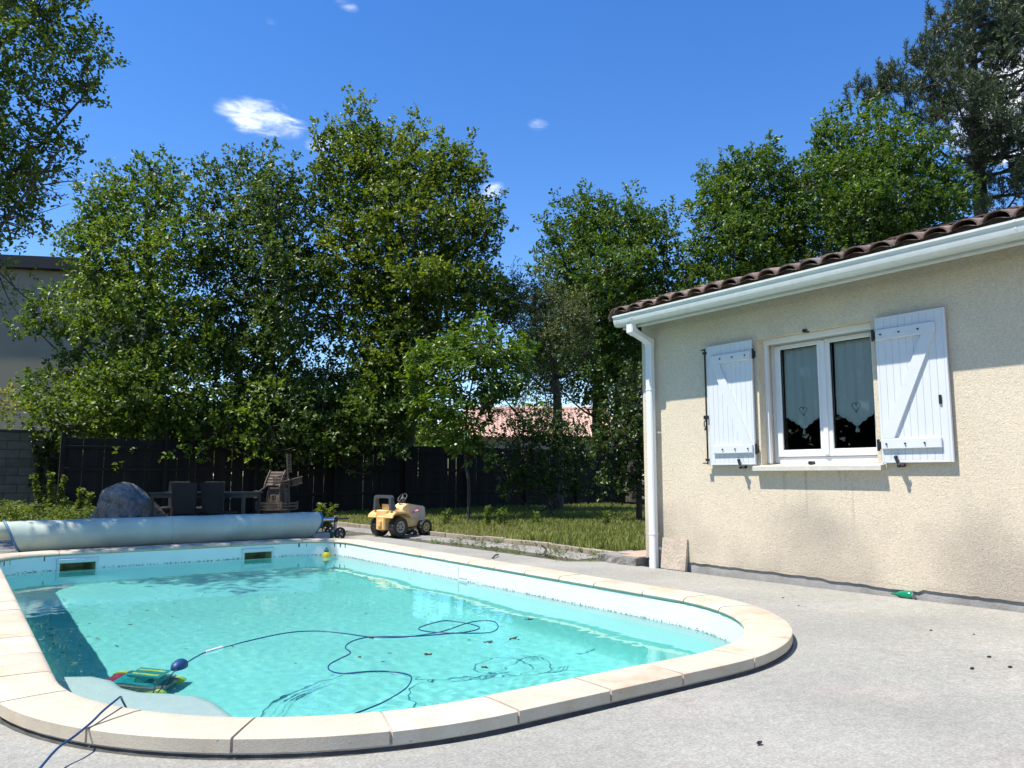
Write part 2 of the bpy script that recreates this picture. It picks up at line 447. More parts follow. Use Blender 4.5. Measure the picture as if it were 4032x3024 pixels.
def curtain_mat():
    m = bpy.data.materials.new('curtain_voile'); m.use_nodes = True
    nt = m.node_tree; nt.nodes.clear(); N, Lk = nt.nodes.new, nt.links.new
    o = N('ShaderNodeOutputMaterial'); t = N('ShaderNodeBsdfTransparent'); d = N('ShaderNodeBsdfDiffuse'); d.inputs[0].default_value = (.93, .95, .92, 1)
    tl = N('ShaderNodeBsdfTranslucent'); tl.inputs[0].default_value = (.6, .62, .6, 1)
    m1 = N('ShaderNodeMixShader'); m1.inputs[0].default_value = .15; Lk(d.outputs[0], m1.inputs[1]); Lk(tl.outputs[0], m1.inputs[2])
    m2 = N('ShaderNodeMixShader'); m2.inputs[0].default_value = .94; Lk(t.outputs[0], m2.inputs[1]); Lk(m1.outputs[0], m2.inputs[2]); Lk(m2.outputs[0], o.inputs['Surface'])
    return m
M['curtain'] = curtain_mat()
M['lace'] = mat('curtain_lace', (.70, .72, .70), .9, translucent=.3)

# ------------------------------------------------------------------ mesh helpers
class MB:
    def __init__(self):
        self.v = []; self.f = []
    def add(self, v, f):
        n = len(self.v)
        self.v += [tuple(map(float, p)) for p in v]
        self.f += [tuple(i + n for i in q) for q in f]
        return self
    def box(self, a, b):
        (x0, y0, z0), (x1, y1, z1) = a, b
        return self.add([(x0, y0, z0), (x1, y0, z0), (x1, y1, z0), (x0, y1, z0), (x0, y0, z1), (x1, y0, z1), (x1, y1, z1), (x0, y1, z1)],
                        [(0, 3, 2, 1), (4, 5, 6, 7), (0, 1, 5, 4), (1, 2, 6, 5), (2, 3, 7, 6), (3, 0, 4, 7)])
    def cbox(self, a, b, c=.004, mtx=None):
        """box with chamfered edges"""
        a = np.minimum(a, b) * 1.0; bb = np.maximum(a, b) * 1.0
        lo, hi = np.array(a, float), np.array(bb, float)
        V = []; idx = {}
        for ax in range(3):
            o1, o2 = [k for k in range(3) if k != ax]
            for s in (0, 1):
                for s1 in (0, 1):
                    for s2 in (0, 1):
                        p = [0, 0, 0]
                        p[ax] = hi[ax] if s else lo[ax]
                        p[o1] = hi[o1] - c if s1 else lo[o1] + c
                        p[o2] = hi[o2] - c if s2 else lo[o2] + c
                        key = [0, 0, 0]; key[ax] = s; key[o1] = s1; key[o2] = s2
                        idx[(ax, tuple(key))] = len(V); V.append(p)
        F = []
        for ax in range(3):
            o1, o2 = [k for k in range(3) if k != ax]
            for s in (0, 1):
                q = []
                for s1, s2 in ((0, 0), (1, 0), (1, 1), (0, 1)):
                    key = [0, 0, 0]; key[ax] = s; key[o1] = s1; key[o2] = s2
                    q.append(idx[(ax, tuple(key))])
                F.append(tuple(q))
        for ax in range(3):           # edges parallel to ax
            o1, o2 = [k for k in range(3) if k != ax]
            for s1 in (0, 1):
                for s2 in (0, 1):
                    k0 = [0, 0, 0]; k0[o1] = s1; k0[o2] = s2; k1 = list(k0); k1[ax] = 1
                    F.append((idx[(o1, tuple(k0))], idx[(o1, tuple(k1))], idx[(o2, tuple(k1))], idx[(o2, tuple(k0))]))
        for s0 in (0, 1):
            for s1 in (0, 1):
                for s2 in (0, 1):
                    k = (s0, s1, s2)
                    F.append((idx[(0, k)], idx[(1, k)], idx[(2, k)]))
        if mtx is not None:
            V = [tuple(mtx @ Vector(p)) for p in V]
        return self.add(V, F)
    def tube(self, path, rad, n=8, caps=True, closed=False):
        P = [Vector(p) for p in path]
        if not hasattr(rad, '__len__'):
            rad = [rad] * len(P)
        T = []
        for i in range(len(P)):
            if closed:
                t = P[(i + 1) % len(P)] - P[i - 1]
            else:
                t = P[min(i + 1, len(P) - 1)] - P[max(i - 1, 0)]
            T.append(t.normalized() if t.length > 1e-9 else Vector((0, 0, 1)))
        ref = Vector((0, 0, 1)) if abs(T[0].z) < .9 else Vector((1, 0, 0))
        u = T[0].cross(ref).normalized()
        V = []
        for i, p in enumerate(P):
            u = (u - T[i] * u.dot(T[i]))
            u = u.normalized() if u.length > 1e-6 else T[i].orthogonal().normalized()
            w = T[i].cross(u)
            for k in range(n):
                a = 2 * math.pi * k / n
                V.append(p + (u * math.cos(a) + w * math.sin(a)) * rad[i])
        F = []
        m = len(P)
        for i in range(m if closed else m - 1):
            j = (i + 1) % m
            for k in range(n):
                k2 = (k + 1) % n
                F.append((i * n + k, i * n + k2, j * n + k2, j * n + k))
        if caps and not closed:
            F.append(tuple(range(n - 1, -1, -1))); F.append(tuple((m - 1) * n + k for k in range(n)))
        return self.add(V, F)
    def lathe(self, prof, n=20, mtx=None, caps=True):
        """prof: (radius, height) turned about z"""
        V = []
        for r, z in prof:
            for k in range(n):
                a = 2 * math.pi * k / n
                V.append(Vector((r * math.cos(a), r * math.sin(a), z)))
        if mtx is not None:
            V = [mtx @ p for p in V]
        F = []
        for i in range(len(prof) - 1):
            for k in range(n):
                k2 = (k + 1) % n
                F.append((i * n + k, i * n + k2, (i + 1) * n + k2, (i + 1) * n + k))
        if caps:
            F.append(tuple(range(n - 1, -1, -1))); F.append(tuple((len(prof) - 1) * n + k for k in range(n)))
        return self.add(V, F)
    def prism(self, poly, h0, h1, axes='xyz'):
        """extrude a 2-D outline; axes names where (u, v, h) go"""
        V = []
        o = ['xyz'.index(c) for c in axes]
        for h in (h0, h1):
            for (a, b) in poly:
                p = [0, 0, 0]; p[o[0]] = a; p[o[1]] = b; p[o[2]] = h
                V.append(p)
        n = len(poly)
        F = [tuple(range(n - 1, -1, -1)), tuple(range(n, 2 * n))]
        for k in range(n):
            k2 = (k + 1) % n
            F.append((k, k2, n + k2, n + k))
        return self.add(V, F)
    def sphere(self, c, r, n=14, m=9, fn=None):
        rx, ry, rz = r if hasattr(r, '__len__') else (r, r, r)
        V = []; F = []
        for i in range(m + 1):
            th = math.pi * i / m
            for k in range(n):
                a = 2 * math.pi * k / n
                d = Vector((math.sin(th) * math.cos(a), math.sin(th) * math.sin(a), math.cos(th)))
                s = fn(d) if fn else 1
                V.append((c[0] + d.x * rx * s, c[1] + d.y * ry * s, c[2] + d.z * rz * s))
        for i in range(m):
            for k in range(n):
                k2 = (k + 1) % n
                F.append((i * n + k, (i + 1) * n + k, (i + 1) * n + k2, i * n + k2))
        return self.add(V, F)
    def xform(self, mtx):
        self.v = [tuple(mtx @ Vector(p)) for p in self.v]
        return self

MW = {}

def new_mesh(name, mb, m, smooth=None):
    me = bpy.data.meshes.new(name)
    me.from_pydata(mb.v, [], mb.f)
    me.validate(clean_customdata=False)
    if m is not None:
        me.materials.append(M[m] if isinstance(m, str) else m)
    if smooth is not None:
        me.shade_smooth()
        me.set_sharp_from_angle(angle=R(smooth))
    me.update()
    return me

def link(name, data, parent=None, mtx=None):
    o = bpy.data.objects.new(name, data)
    C.objects.link(o)
    if parent is not None:
        o.parent = parent
    if mtx is not None:
        o.matrix_basis = mtx
    MW[o] = (MW[parent] if parent is not None else Matrix()) @ (mtx if mtx is not None else Matrix())
    return o

def tag(o, label=None, cat=None, group=None, kind=None):
    if label: o['label'] = label
    if cat: o['category'] = cat
    if group: o['group'] = group
    if kind: o['kind'] = kind
    return o

def thing(name, label, cat, loc=(0, 0, 0), rz=0.0, group=None):
    return tag(link(name, None, None, Matrix.Translation(Vector(loc)) @ Matrix.Rotation(rz, 4, 'Z')), label, cat, group)

def part(name, mb, m, parent, smooth=None, local=False, kind=None):
    """a part; its shape is given in garden coordinates unless local"""
    if not local:
        mb.xform(MW[parent].inverted())
    o = link(name, new_mesh(name, mb, m, smooth), parent)
    if kind: o['kind'] = kind
    return o

def solo(name, mb, m, label, cat, group=None, smooth=None, base=None):
    """a thing that is one mesh; origin at its base"""
    v = np.array(mb.v)
    if base is None:
        base = Vector(((v[:, 0].min() + v[:, 0].max()) / 2, (v[:, 1].min() + v[:, 1].max()) / 2, v[:, 2].min()))
    mb.xform(Matrix.Translation(-Vector(base)))
    return tag(link(name, new_mesh(name, mb, m, smooth), None, Matrix.Translation(Vector(base))), label, cat, group)

def structure(name, mb, m, smooth=None):
    return tag(link(name, new_mesh(name, mb, m, smooth)), kind='structure')

def fast_mesh(name, V, Q, m, tint=None, smooth=False):
    """mesh from arrays: V (n,3), Q (f,4)"""
    me = bpy.data.meshes.new(name)
    V = np.ascontiguousarray(V, np.float32); Q = np.ascontiguousarray(Q, np.int32)
    k = Q.shape[1]
    me.vertices.add(len(V)); me.vertices.foreach_set('co', V.ravel())
    me.loops.add(Q.size); me.loops.foreach_set('vertex_index', Q.ravel())
    me.polygons.add(len(Q)); me.polygons.foreach_set('loop_start', np.arange(0, Q.size, k, dtype=np.int32))
    me.update(calc_edges=True)
    if tint is not None:
        a = me.attributes.new('tint', 'FLOAT', 'POINT'); a.data.foreach_set('value', np.ascontiguousarray(tint, np.float32))
    me.materials.append(M[m] if isinstance(m, str) else m)
    if smooth: me.shade_smooth()
    return me

exec_parts = []

import bmesh

rng = np.random.default_rng(7)
rnd = random.Random(5)

def gpt(x, y, z=0.0):
    """point at height z seen at overview point x, y"""
    r = ray(x, y)
    return np.array([0, 0, CAM_H]) + r * ((z - CAM_H) / r[2])

ZW = -0.152                                   # water level

def under(x, y, z):
    """the same for a point under the water"""
    r = ray(x, y); r = r / np.linalg.norm(r)
    s = np.array([0, 0, CAM_H]) + r * ((ZW - CAM_H) / r[2])
    e = 1 / 1.33; c = -r[2]; k = 1 - e * e * (1 - c * c)
    t = e * r + _up * (e * c - math.sqrt(k))
    return s + t * ((z - ZW) / t[2])

# ------------------------------------------------------------------ pool outline
PX0, PX1, PY0, PY1, RN, RF = 0.46, 4.71, 2.93, 11.25, 1.45, 0.62

def outline_segments(mo):
    S = []
    S.append(('l', (PX0 + RN, PY0), (PX1 - RN, PY0), (0, -1)))
    S.append(('a', (PX1 - RN, PY0 + RN), RN, -90, 0))
    S.append(('l', (PX1, PY0 + RN), (PX1, PY1 - RF), (1, 0)))
    S.append(('a', (PX1 - RF, PY1 - RF), RF, 0, 90))
    S.append(('l', (PX1 - RF, PY1), (PX0 + RF, PY1), (0, 1)))
    S.append(('a', (PX0 + RF, PY1 - RF), RF, 90, 180))
    S.append(('l', (PX0, PY1 - RF), (PX0, PY0 + RN), (-1, 0)))
    S.append(('a', (PX0 + RN, PY0 + RN), RN, 180, 270))
    out = []; L = 0.0
    for s in S:
        ln = math.dist(s[1], s[2]) if s[0] == 'l' else (s[2] + mo) * R(s[4] - s[3])
        out.append((L, ln, s)); L += ln
    return out, L

SEG, PERIM = outline_segments(.14)

def opos(s, off=0.0):
    s = s % PERIM
    for L, ln, g in SEG:
        if s <= L + ln + 1e-9:
            t = (s - L) / ln
            if g[0] == 'l':
                return (g[1][0] + (g[2][0] - g[1][0]) * t + g[3][0] * off, g[1][1] + (g[2][1] - g[1][1]) * t + g[3][1] * off)
            a = R(g[3] + (g[4] - g[3]) * t)
            return (g[1][0] + (g[2] + off) * math.cos(a), g[1][1] + (g[2] + off) * math.sin(a))
    return opos(0, off)

def ring_params(extra=()):
    P = []
    for L, ln, g in SEG:
        n = (max(2, int(ln / .6)) if g[0] == 'l' else (14 if g[2] > 1 else 9))
        P += [L + ln * k / n for k in range(n)]
    P += list(extra)
    return sorted(set(round(p, 5) for p in P))

def sdf(x, y, off=0.0):
    """signed distance to the pool outline grown by off (arrays)"""
    r = np.where(y > (PY0 + PY1) / 2, RF, RN)
    cx, cy_ = (PX0 + PX1) / 2, (PY0 + PY1) / 2
    qx = np.abs(x - cx) - ((PX1 - PX0) / 2 - r); qy = np.abs(y - cy_) - ((PY1 - PY0) / 2 - r)
    return np.hypot(np.maximum(qx, 0), np.maximum(qy, 0)) + np.minimum(np.maximum(qx, qy), 0) - r - off

# ------------------------------------------------------------------ ground, deck, paving
def flat_ring(outer, inner_fn, z_in, z_out_fn, skirt=None):
    """sheet between the pool outline and an outer outline"""
    S = ring_params()
    mb = MB(); V = []; F = []
    cx, cy_ = (PX0 + PX1) / 2, 6.2
    def hit(dx, dy):
        best = None
        n = len(outer)
        for i in range(n):
            (ax, ay), (bx, by) = outer[i], outer[(i + 1) % n]
            ex, ey = bx - ax, by - ay
            den = dx * ey - dy * ex
            if abs(den) < 1e-9: continue
            t = ((ax - cx) * ey - (ay - cy_) * ex) / den
            u = ((ax - cx) * dy - (ay - cy_) * dx) / den
            if t > 0 and -1e-6 <= u <= 1 + 1e-6 and (best is None or t < best): best = t
        return cx + dx * best, cy_ + dy * best
    pts = [inner_fn(s) for s in S]
    angs = [math.atan2(p[1] - cy_, p[0] - cx) for p in pts]
    # corners of the outer outline get their own ray
    rows = [(a, p) for a, p in zip(angs, pts)]
    for c in outer:
        a = math.atan2(c[1] - cy_, c[0] - cx)
        k = min(range(len(angs)), key=lambda i: abs((angs[i] - a + math.pi) % (2 * math.pi) - math.pi))
        # point on the pool outline along that ray
        lo, hi = 0.0, 20.0
        dx, dy = math.cos(a), math.sin(a)
        for _ in range(40):
            m = (lo + hi) / 2
            if sdf(np.array(cx + dx * m), np.array(cy_ + dy * m), .27) < 0: lo = m
            else: hi = m
        rows.append((a, (cx + dx * lo, cy_ + dy * lo)))
    rows.sort()
    n = len(rows)
    for a, p in rows:
        q = hit(math.cos(a), math.sin(a))
        m1 = (p[0] * .5 + q[0] * .5, p[1] * .5 + q[1] * .5)
        zo = z_out_fn(*q)
        V += [(p[0], p[1], z_in), (m1[0], m1[1], z_in + (zo - z_in) * .4), (q[0], q[1], zo), (q[0], q[1], zo - (skirt or .05))]
    for i in range(n):
        j = (i + 1) % n
        for k in range(3):
            F.append((i * 4 + k, i * 4 + k + 1, j * 4 + k + 1, j * 4 + k))
    return mb.add(V, F)

def ring_sheet(hole, far, z):
    (x0, y0, x1, y1) = hole
    o = [(-far, -far), (far, -far), (far, far), (-far, far)]
    i = [(x0, y0), (x1, y0), (x1, y1), (x0, y1)]
    return MB().add([(*p, z) for p in o] + [(*p, z) for p in i], [(0, 1, 5, 4), (1, 2, 6, 5), (2, 3, 7, 6), (3, 0, 4, 7)])

structure('ground', ring_sheet((-.1, 2.4, 5.3, 11.9), 900, -.06), 'soil')
DECK = [(-6, -7), (6.41, -7), (6.41, 6.95), (6.02, 7.25), (5.98, 9.2), (5.9, 10.5), (5.86, 12.4), (-6, 12.4)]
structure('pool_deck', flat_ring(DECK, lambda s: opos(s, .27), 0.0,
          lambda x, y: (.03 * min(1, max(0, (5.6 - y) / 3.2)) if x > 6.3 else 0.0), .14), 'deck')

paving = structure('paving', MB().box((5.2, 7.0, -.06), (7.2, 19, -.012)).box((-6, 12.3, -.06), (5.2, 19, -.012)), 'soil')
slab_me = new_mesh('paver', MB().cbox((-.245, -.245, -.04), (.245, .245, 0), .006), 'paver')
for iy in range(19):
    y = 7.62 + iy * .485
    kx = float(np.interp(y, [7.28, 8.9, 11.44, 16.6], [6.80, 6.94, 6.69, 6.34])) - .03
    for ix in range(3):
        x = kx - .24 - ix * .485
        if x - .24 < (5.985 if y < 10.3 else 5.91): continue
        link('paver', slab_me, paving, Matrix.Translation((x, y, rnd.uniform(-.004, .004))) @ Matrix.Rotation(rnd.uniform(-.02, .02), 4, 'Z') @ Matrix.Rotation(rnd.uniform(-.010, .010), 4, 'X'))
for iy in range(8):                          # terrace slabs behind the roller
    for ix in range(12):
        x, y = -.9 + ix * .5, 12.68 + iy * .5
        if x > 5.1: continue
        link('paver', slab_me, paving, Matrix.Translation((x, y, rnd.uniform(-.006, .0))) @ Matrix.Rotation(rnd.uniform(-.01, .01), 4, 'Z'))

# kerb along the lawn
kerb = tag(link('kerb', None), kind='structure')
KERB = [(6.84, 7.28), (6.92, 8.2), (6.985, 8.9), (6.89, 9.77), (6.80, 10.6), (6.73, 11.44), (6.68, 12.6), (6.60, 13.95), (6.50, 15.2), (6.38, 16.6)]
def poly_at(P, d):
    for i in range(len(P) - 1):
        l = math.dist(P[i], P[i + 1])
        if d <= l or i == len(P) - 2:
            t = d / l
            return (P[i][0] + (P[i + 1][0] - P[i][0]) * t, P[i][1] + (P[i + 1][1] - P[i][1]) * t), math.atan2(P[i + 1][1] - P[i][1], P[i + 1][0] - P[i][0])
        d -= l
kerb_me = new_mesh('kerb_stone', MB().cbox((-.245, -.03, -.12), (.245, .03, .070), .008), 'kerb')
for k in range(19):
    (x, y), a = poly_at(KERB, .25 + k * .5)
    link('kerb_stone', kerb_me, kerb, Matrix.Translation((x, y, rnd.uniform(-.012, .008))) @ Matrix.Rotation(a + rnd.uniform(-.02, .02), 4, 'Z') @ Matrix.Rotation(rnd.uniform(-.05, .05), 4, 'X'))

# raised lawn soil
lawn_poly = [(6.84, 7.1), (6.93, 8.2), (7.0, 8.9), (6.9, 9.77), (6.81, 10.6), (6.74, 11.44), (6.69, 12.6), (6.61, 13.95), (6.51, 15.2), (6.39, 16.6), (6.3, 19.2), (30, 19.2), (30, 6.45), (6.9, 6.45)]
structure('lawn', MB().prism(lawn_poly, -.05, .055), 'soil')

# ------------------------------------------------------------------ swimming pool
pool = thing('swimming_pool', 'round-ended swimming pool with pale stone coping and white shell', 'swimming pool', (2.6, 7.0, 0))
n_st = 46
edges = [PERIM * k / n_st + rnd.uniform(-.05, .05) for k in range(n_st)]
edges.append(edges[0] + PERIM)
PROF = [(.014, .024), (.002, .032), (-.003, .046), (.006, .062), (.024, .072), (.06, .0755), (.17, .077), (.277, .0765), (.284, .072), (.284, .024)]
def sweep(prof, a, b, n, dz=0.0, tilt=0.0):
    V = []; F = []; m = len(prof)
    for i in range(n + 1):
        s = a + (b - a) * i / n
        for w, z in prof:
            x, y = opos(s, w); V.append((x, y, z + dz + tilt * (w - .14)))
    for i in range(n):
        for k in range(m):
            k2 = (k + 1) % m
            F.append((i * m + k, i * m + k2, (i + 1) * m + k2, (i + 1) * m + k))
    F.append(tuple(range(m))); F.append(tuple(n * m + k for k in range(m - 1, -1, -1)))
    return MB().add(V, F)
for k in range(n_st):
    part('coping_stone', sweep(PROF, edges[k] + .0055, edges[k + 1] - .0055, 5, rnd.uniform(-.0015, .0015), rnd.uniform(-.008, .008)), 'coping', pool, smooth=40)
ring_n = 160
part('mortar_joint', sweep([(.02, .0), (.011, .040), (.016, .056), (.03, .066), (.15, .069), (.268, .067), (.272, .062), (.272, .0)], 0, PERIM - .001, ring_n), 'plinth', pool)
part('mortar_bed', sweep([(.012, -.03), (.012, .0245), (.262, .0245), (.29, -.004), (.29, -.03)], 0, PERIM - .001, ring_n), 'coping_bed', pool)

SK = [(1.135, 1.535), (3.41, 3.80)]
top_L = [L for L, ln, g in SEG if g[0] == 'l' and g[3] == (0, 1)][0]
extra = [top_L + (PX1 - RF - x) for r_ in SK for x in r_]
def build_shell(prof, floor):
    S = ring_params(extra)
    V = []; F = []; m = len(prof); n = len(S)
    for s in S:
        for off, z in prof:
            x, y = opos(s, off); V.append((x, y, z))
    for i in range(n):
        j = (i + 1) % n
        xm = (V[i * m][0] + V[j * m][0]) / 2; ym = (V[i * m][1] + V[j * m][1]) / 2
        for k in range(m - 1):
            if ym > 11.2 and prof[k][1] == -.068 and any(a < xm < b for a, b in SK): continue
            F.append((i * m + k, j * m + k, j * m + k + 1, i * m + k + 1))
    if floor: F.append(tuple(i * m + m - 1 for i in range(n)))
    return MB().add(V, F)
shell = part('shell', build_shell([(.010, .0235), (.010, -.068), (.009, -.25), (.006, -.40)], False), 'shell', pool, smooth=50)
basin = part('basin', build_shell([(.006, -.40), (-.008, -.50), (-.03, -.60), (-.13, -1.02), (-.20, -1.28), (-.235, -1.36), (-.29, -1.405), (-.36, -1.42), (-.45, -1.425)], True), 'floor_water_tint', pool, smooth=50)
yw = PY1 + .010
receivers = [shell, basin]
for (a, b) in SK:                                # skimmers in the far wall
    fr = MB()
    fr.cbox((a - .04, yw - .024, -.070), (b + .04, yw + .004, -.010), .012)
    fr.cbox((a - .035, yw - .014, -.285), (b + .035, yw + .004, -.248), .006)
    fr.cbox((a - .035, yw - .0142, -.2485), (a + .002, yw + .004, -.0695), .006)
    fr.cbox((b - .002, yw - .0142, -.2485), (b + .035, yw + .004, -.0695), .006)
    sk = part('skimmer', fr, 'skimmer', pool)
    th = MB()
    V = [(a, yw, -.068), (b, yw, -.068), (b, yw, -.25), (a, yw, -.25), (a + .09, yw + .35, -.068), (b - .09, yw + .35, -.068), (b - .09, yw + .35, -.25), (a + .09, yw + .35, -.25)]
    th.add(V, [(0, 1, 5, 4), (1, 2, 6, 5), (2, 3, 7, 6), (3, 0, 4, 7), (4, 5, 6, 7)])
    part('throat', th, 'skimmer_in', sk)
    receivers.append(sk)
# white overflow housing let into the right-hand wall
ov_ = MB(); xw = PX1 + .010
ov_.cbox((xw - .010, 7.40, -.30), (xw + .003, 7.62, -.128), .004).cbox((xw - .010, 7.598, -.128), (xw + .003, 7.62, .0), .003).cbox((xw - .014, 7.42, -.128), (xw + .003, 7.59, -.105), .004)
receivers.append(part('overflow_housing', ov_, 'skimmer', pool))
# moulded corner bench under water, in two levels
bench_poly = [(.2, 5.62), (.62, 5.62), (.78, 5.52), (.86, 5.36), (.885, 5.15), (.95, 5.0), (1.10, 4.86), (1.20, 4.74), (1.25, 4.55), (1.27, 4.2), (1.31, 3.6), (1.36, 2.6), (.2, 2.6)]
def bench(poly, ztop, r=.03):
    P = [Vector((*p, 0)) for p in poly]; n = len(P); V = []; F = []
    nrm = []
    for i in range(n):
        t = (P[(i + 1) % n] - P[i - 1]).normalized(); nrm.append(Vector((-t.y, t.x, 0)))
    rows = [(-1.43, .10), (-1.30, .05), (ztop - .06, 0.0), (ztop - .025, -.006), (ztop - .007, -.02), (ztop, -.05)]
    for z, o in rows:
        for i in range(n):
            q = P[i] + nrm[i] * o; V.append((q.x, q.y, z))
    for k in range(len(rows) - 1):
        for i in range(n):
            j = (i + 1) % n; F.append((k * n + i, k * n + j, (k + 1) * n + j, (k + 1) * n + i))
    F.append(tuple((len(rows) - 1) * n + i for i in range(n)))
    return MB().add(V, F)
receivers.append(part('bench_step', bench(bench_poly, -.36), 'shell', pool, smooth=60))

def build_water():
    x0, x1, y0, y1, h = PX0 - .06, PX1 + .06, PY0 - .06, PY1 + .42, .0192
    nx, ny = int((x1 - x0) / h), int((y1 - y0) / h)
    xs = np.linspace(x0, x1, nx); ys = np.linspace(y0, y1, ny)
    X, Y = np.meshgrid(xs, ys)
    Z = np.zeros_like(X)
    r2 = np.random.default_rng(3)
    env = .15 + .36 * np.exp(-(((X - 2.5) / 1.35) ** 2 + ((Y - 4.0) / 1.15) ** 2))
    for i in range(60):
        k = r2.uniform(20, 74); a = r2.normal(0.4, 1.2)
        Z += env * np.sin(k * (X * math.cos(a) + Y * math.sin(a)) + r2.uniform(0, 6.3)) * .0042 / k
    for i in range(8):
        k = r2.uniform(2.0, 7); a = r2.uniform(0, 6.3)
        Z += np.sin(k * (X * math.cos(a) + Y * math.sin(a)) + r2.uniform(0, 6.3)) * .0016 / k
    for (cx, cy_, k, amp, w) in [(2.25, 3.95, 75, .00032, .5), (3.35, 4.6, 80, .00022, .45), (1.95, 4.75, 85, .0003, .3), (2.9, 4.3, 70, .0002, .5), (1.55, 4.55, 90, .0003, .2), (2.4, 10.6, 60, .0003, .25)]:
        d = np.hypot(X - cx, Y - cy_)
        Z += amp * np.sin(k * d) * np.exp(-(d / w) ** 2)
    V = np.stack([X.ravel(), Y.ravel(), Z.ravel() + ZW], 1)
    idx = np.arange(nx * ny).reshape(ny, nx)
    Q = np.stack([idx[:-1, :-1].ravel(), idx[:-1, 1:].ravel(), idx[1:, 1:].ravel(), idx[1:, :-1].ravel()], 1)
    cxy = V[Q].mean(1)
    keep = sdf(cxy[:, 0], cxy[:, 1]) < .03
    for a, b in SK:
        keep |= (cxy[:, 0] > a - .01) & (cxy[:, 0] < b + .01) & (cxy[:, 1] > PY1 - .1) & (cxy[:, 1] < PY1 + .40)
    Q = Q[keep]
    used, inv = np.unique(Q, return_inverse=True)
    me = fast_mesh('water', V[used], inv.reshape(Q.shape), 'water', smooth=True)
    return tag(link('water', me), kind='structure')
water = build_water()
water.cycles.is_caustics_caster = True

# ------------------------------------------------------------------ pool robot with its cable
rb = under(296, 1476, -1.30)
robot = thing('pool_robot', 'teal pool cleaning robot with purple brush and blue floating cable', 'pool robot', (float(rb[0]), float(rb[1]), -1.42), 0)
rz = R(-38)
def rloc(mb):
    return mb.xform(Matrix.Translation((0, 0, .05)) @ Matrix.Rotation(rz, 4, 'Z') @ Matrix.Rotation(R(12), 4, 'Y'))
def rpart(name, mb, m, parent=robot, smooth=None):
    o = part(name, rloc(mb), m, parent, smooth, local=True); receivers.append(o); return o
body = rpart('body', MB().prism([(-.17, .05), (.13, .05), (.17, .09), (.17, .14), (.10, .19), (-.10, .20), (-.17, .15)], -.13, .13, 'xzy'), 'robot_teal', smooth=30)
rpart('side_panel', MB().prism([(-.20, .03), (.20, .03), (.22, .09), (.16, .17), (-.17, .17), (-.22, .09)], -.165, -.131, 'xzy'), 'robot_grey', smooth=30)
rpart('side_panel', MB().prism([(-.20, .03), (.20, .03), (.22, .09), (.16, .17), (-.17, .17), (-.22, .09)], .131, .165, 'xzy'), 'robot_grey', smooth=30)
for x in (-.2, .2):
    if x < 0: rpart('brush', MB().lathe([(.05, -.128), (.055, -.06), (.055, .06), (.05, .128)], 16, Matrix.Translation((x, 0, .075)) @ Matrix.Rotation(R(90), 4, 'X')), 'robot_brush', smooth=40)
    for y in (-.148, .148):
        rpart('wheel', MB().lathe([(.05, -.022), (.072, -.02), (.072, .02), (.05, .022)], 18, Matrix.Translation((x, y, .074)) @ Matrix.Rotation(R(90), 4, 'X')), 'robot_green', smooth=40)
han = rpart('handle', MB().prism([(-.02, .185), (.05, .185), (.06, .30), (.13, .315), (.13, .345), (-.10, .345), (-.10, .315), (-.03, .30)], -.09, .09, 'xzy'), 'robot_teal', smooth=30)
rpart('rear_panel', MB().cbox((.16, -.128, .05), (.225, .128, .16), .012), 'robot_grey')
for y in (-.06, .03):
    rpart('grip_band', MB().cbox((-.09, y, .343), (.11, y + .03, .353), .003), 'robot_green', han)

SURF = [(1.168,5.117),(1.222,5.218),(1.425,5.502),(1.572,5.600),(1.795,5.714),(2.095,5.796),(2.303,5.730),(2.439,5.570),(2.550,5.327),(2.708,5.194),(2.893,5.181),(3.103,5.199),(3.352,5.333),(3.50,5.385),(3.575,5.33),(3.594,5.230),(3.505,5.063),(3.369,4.964),(3.228,5.003),(3.067,5.139),(2.974,5.291),(2.997,5.405),(3.129,5.493),(3.303,5.52),(3.400,5.40),(3.412,5.247),(3.370,5.123),(3.227,5.067),(3.087,5.090),(2.955,5.117),(2.82,5.16),(2.675,5.277),(2.530,5.327),(2.375,5.259),(2.259,5.107),(2.219,4.932),(2.101,4.825),(1.983,4.715),(1.934,4.595),(1.962,4.466),(2.106,4.389),(2.21,4.338),(2.262,4.230),(2.235,4.111),(2.138,3.979),(1.992,3.861),(1.80,3.74),(1.45,3.62),(1.10,3.66),(.86,3.78)]
def smooth_path(P, n=6):
    P = [Vector(p) for p in P]; out = []
    for i in range(len(P) - 1):
        p0, p1, p2, p3 = P[max(i - 1, 0)], P[i], P[i + 1], P[min(i + 2, len(P) - 1)]
        for k in range(n):
            t = k / n
            out.append(.5 * ((2 * p1) + (p2 - p0) * t + (2 * p0 - 5 * p1 + 4 * p2 - p3) * t * t + (3 * p1 - p0 - 3 * p2 + p3) * t ** 3))
    out.append(P[-1])
    return out
zsurf = ZW + .004
top_r = Vector((rb[0] + .10, rb[1] - .10, -1.16))
cpath = [tuple(top_r), (1.10, 5.35, -.85), (1.135, 5.19, -.40), (1.155, 5.13, -.19)]
for i, (x, y) in enumerate(SURF):
    cpath.append((x, y, zsurf + (.006 if i in (5, 6, 14, 15, 23, 40, 43) else 0.0) - (.004 if i % 7 == 3 else 0)))
fg = [((472, 1506.5), .100), ((460, 1512), .112), ((407, 1583 - 20), .098), ((339, 1644 - 66 + 4), .088), ((300, 1593), .082), ((226, 1645 - 29), .066), ((158, 1710 - 29), .05), ((100, 1760), .03), ((30, 1850), .012), ((-80, 2000), .012), ((-300, 2300), .012)]
zbf = lambda x, y: (x / 2.212 / OV, (2400 + y / 2.212) / OV)
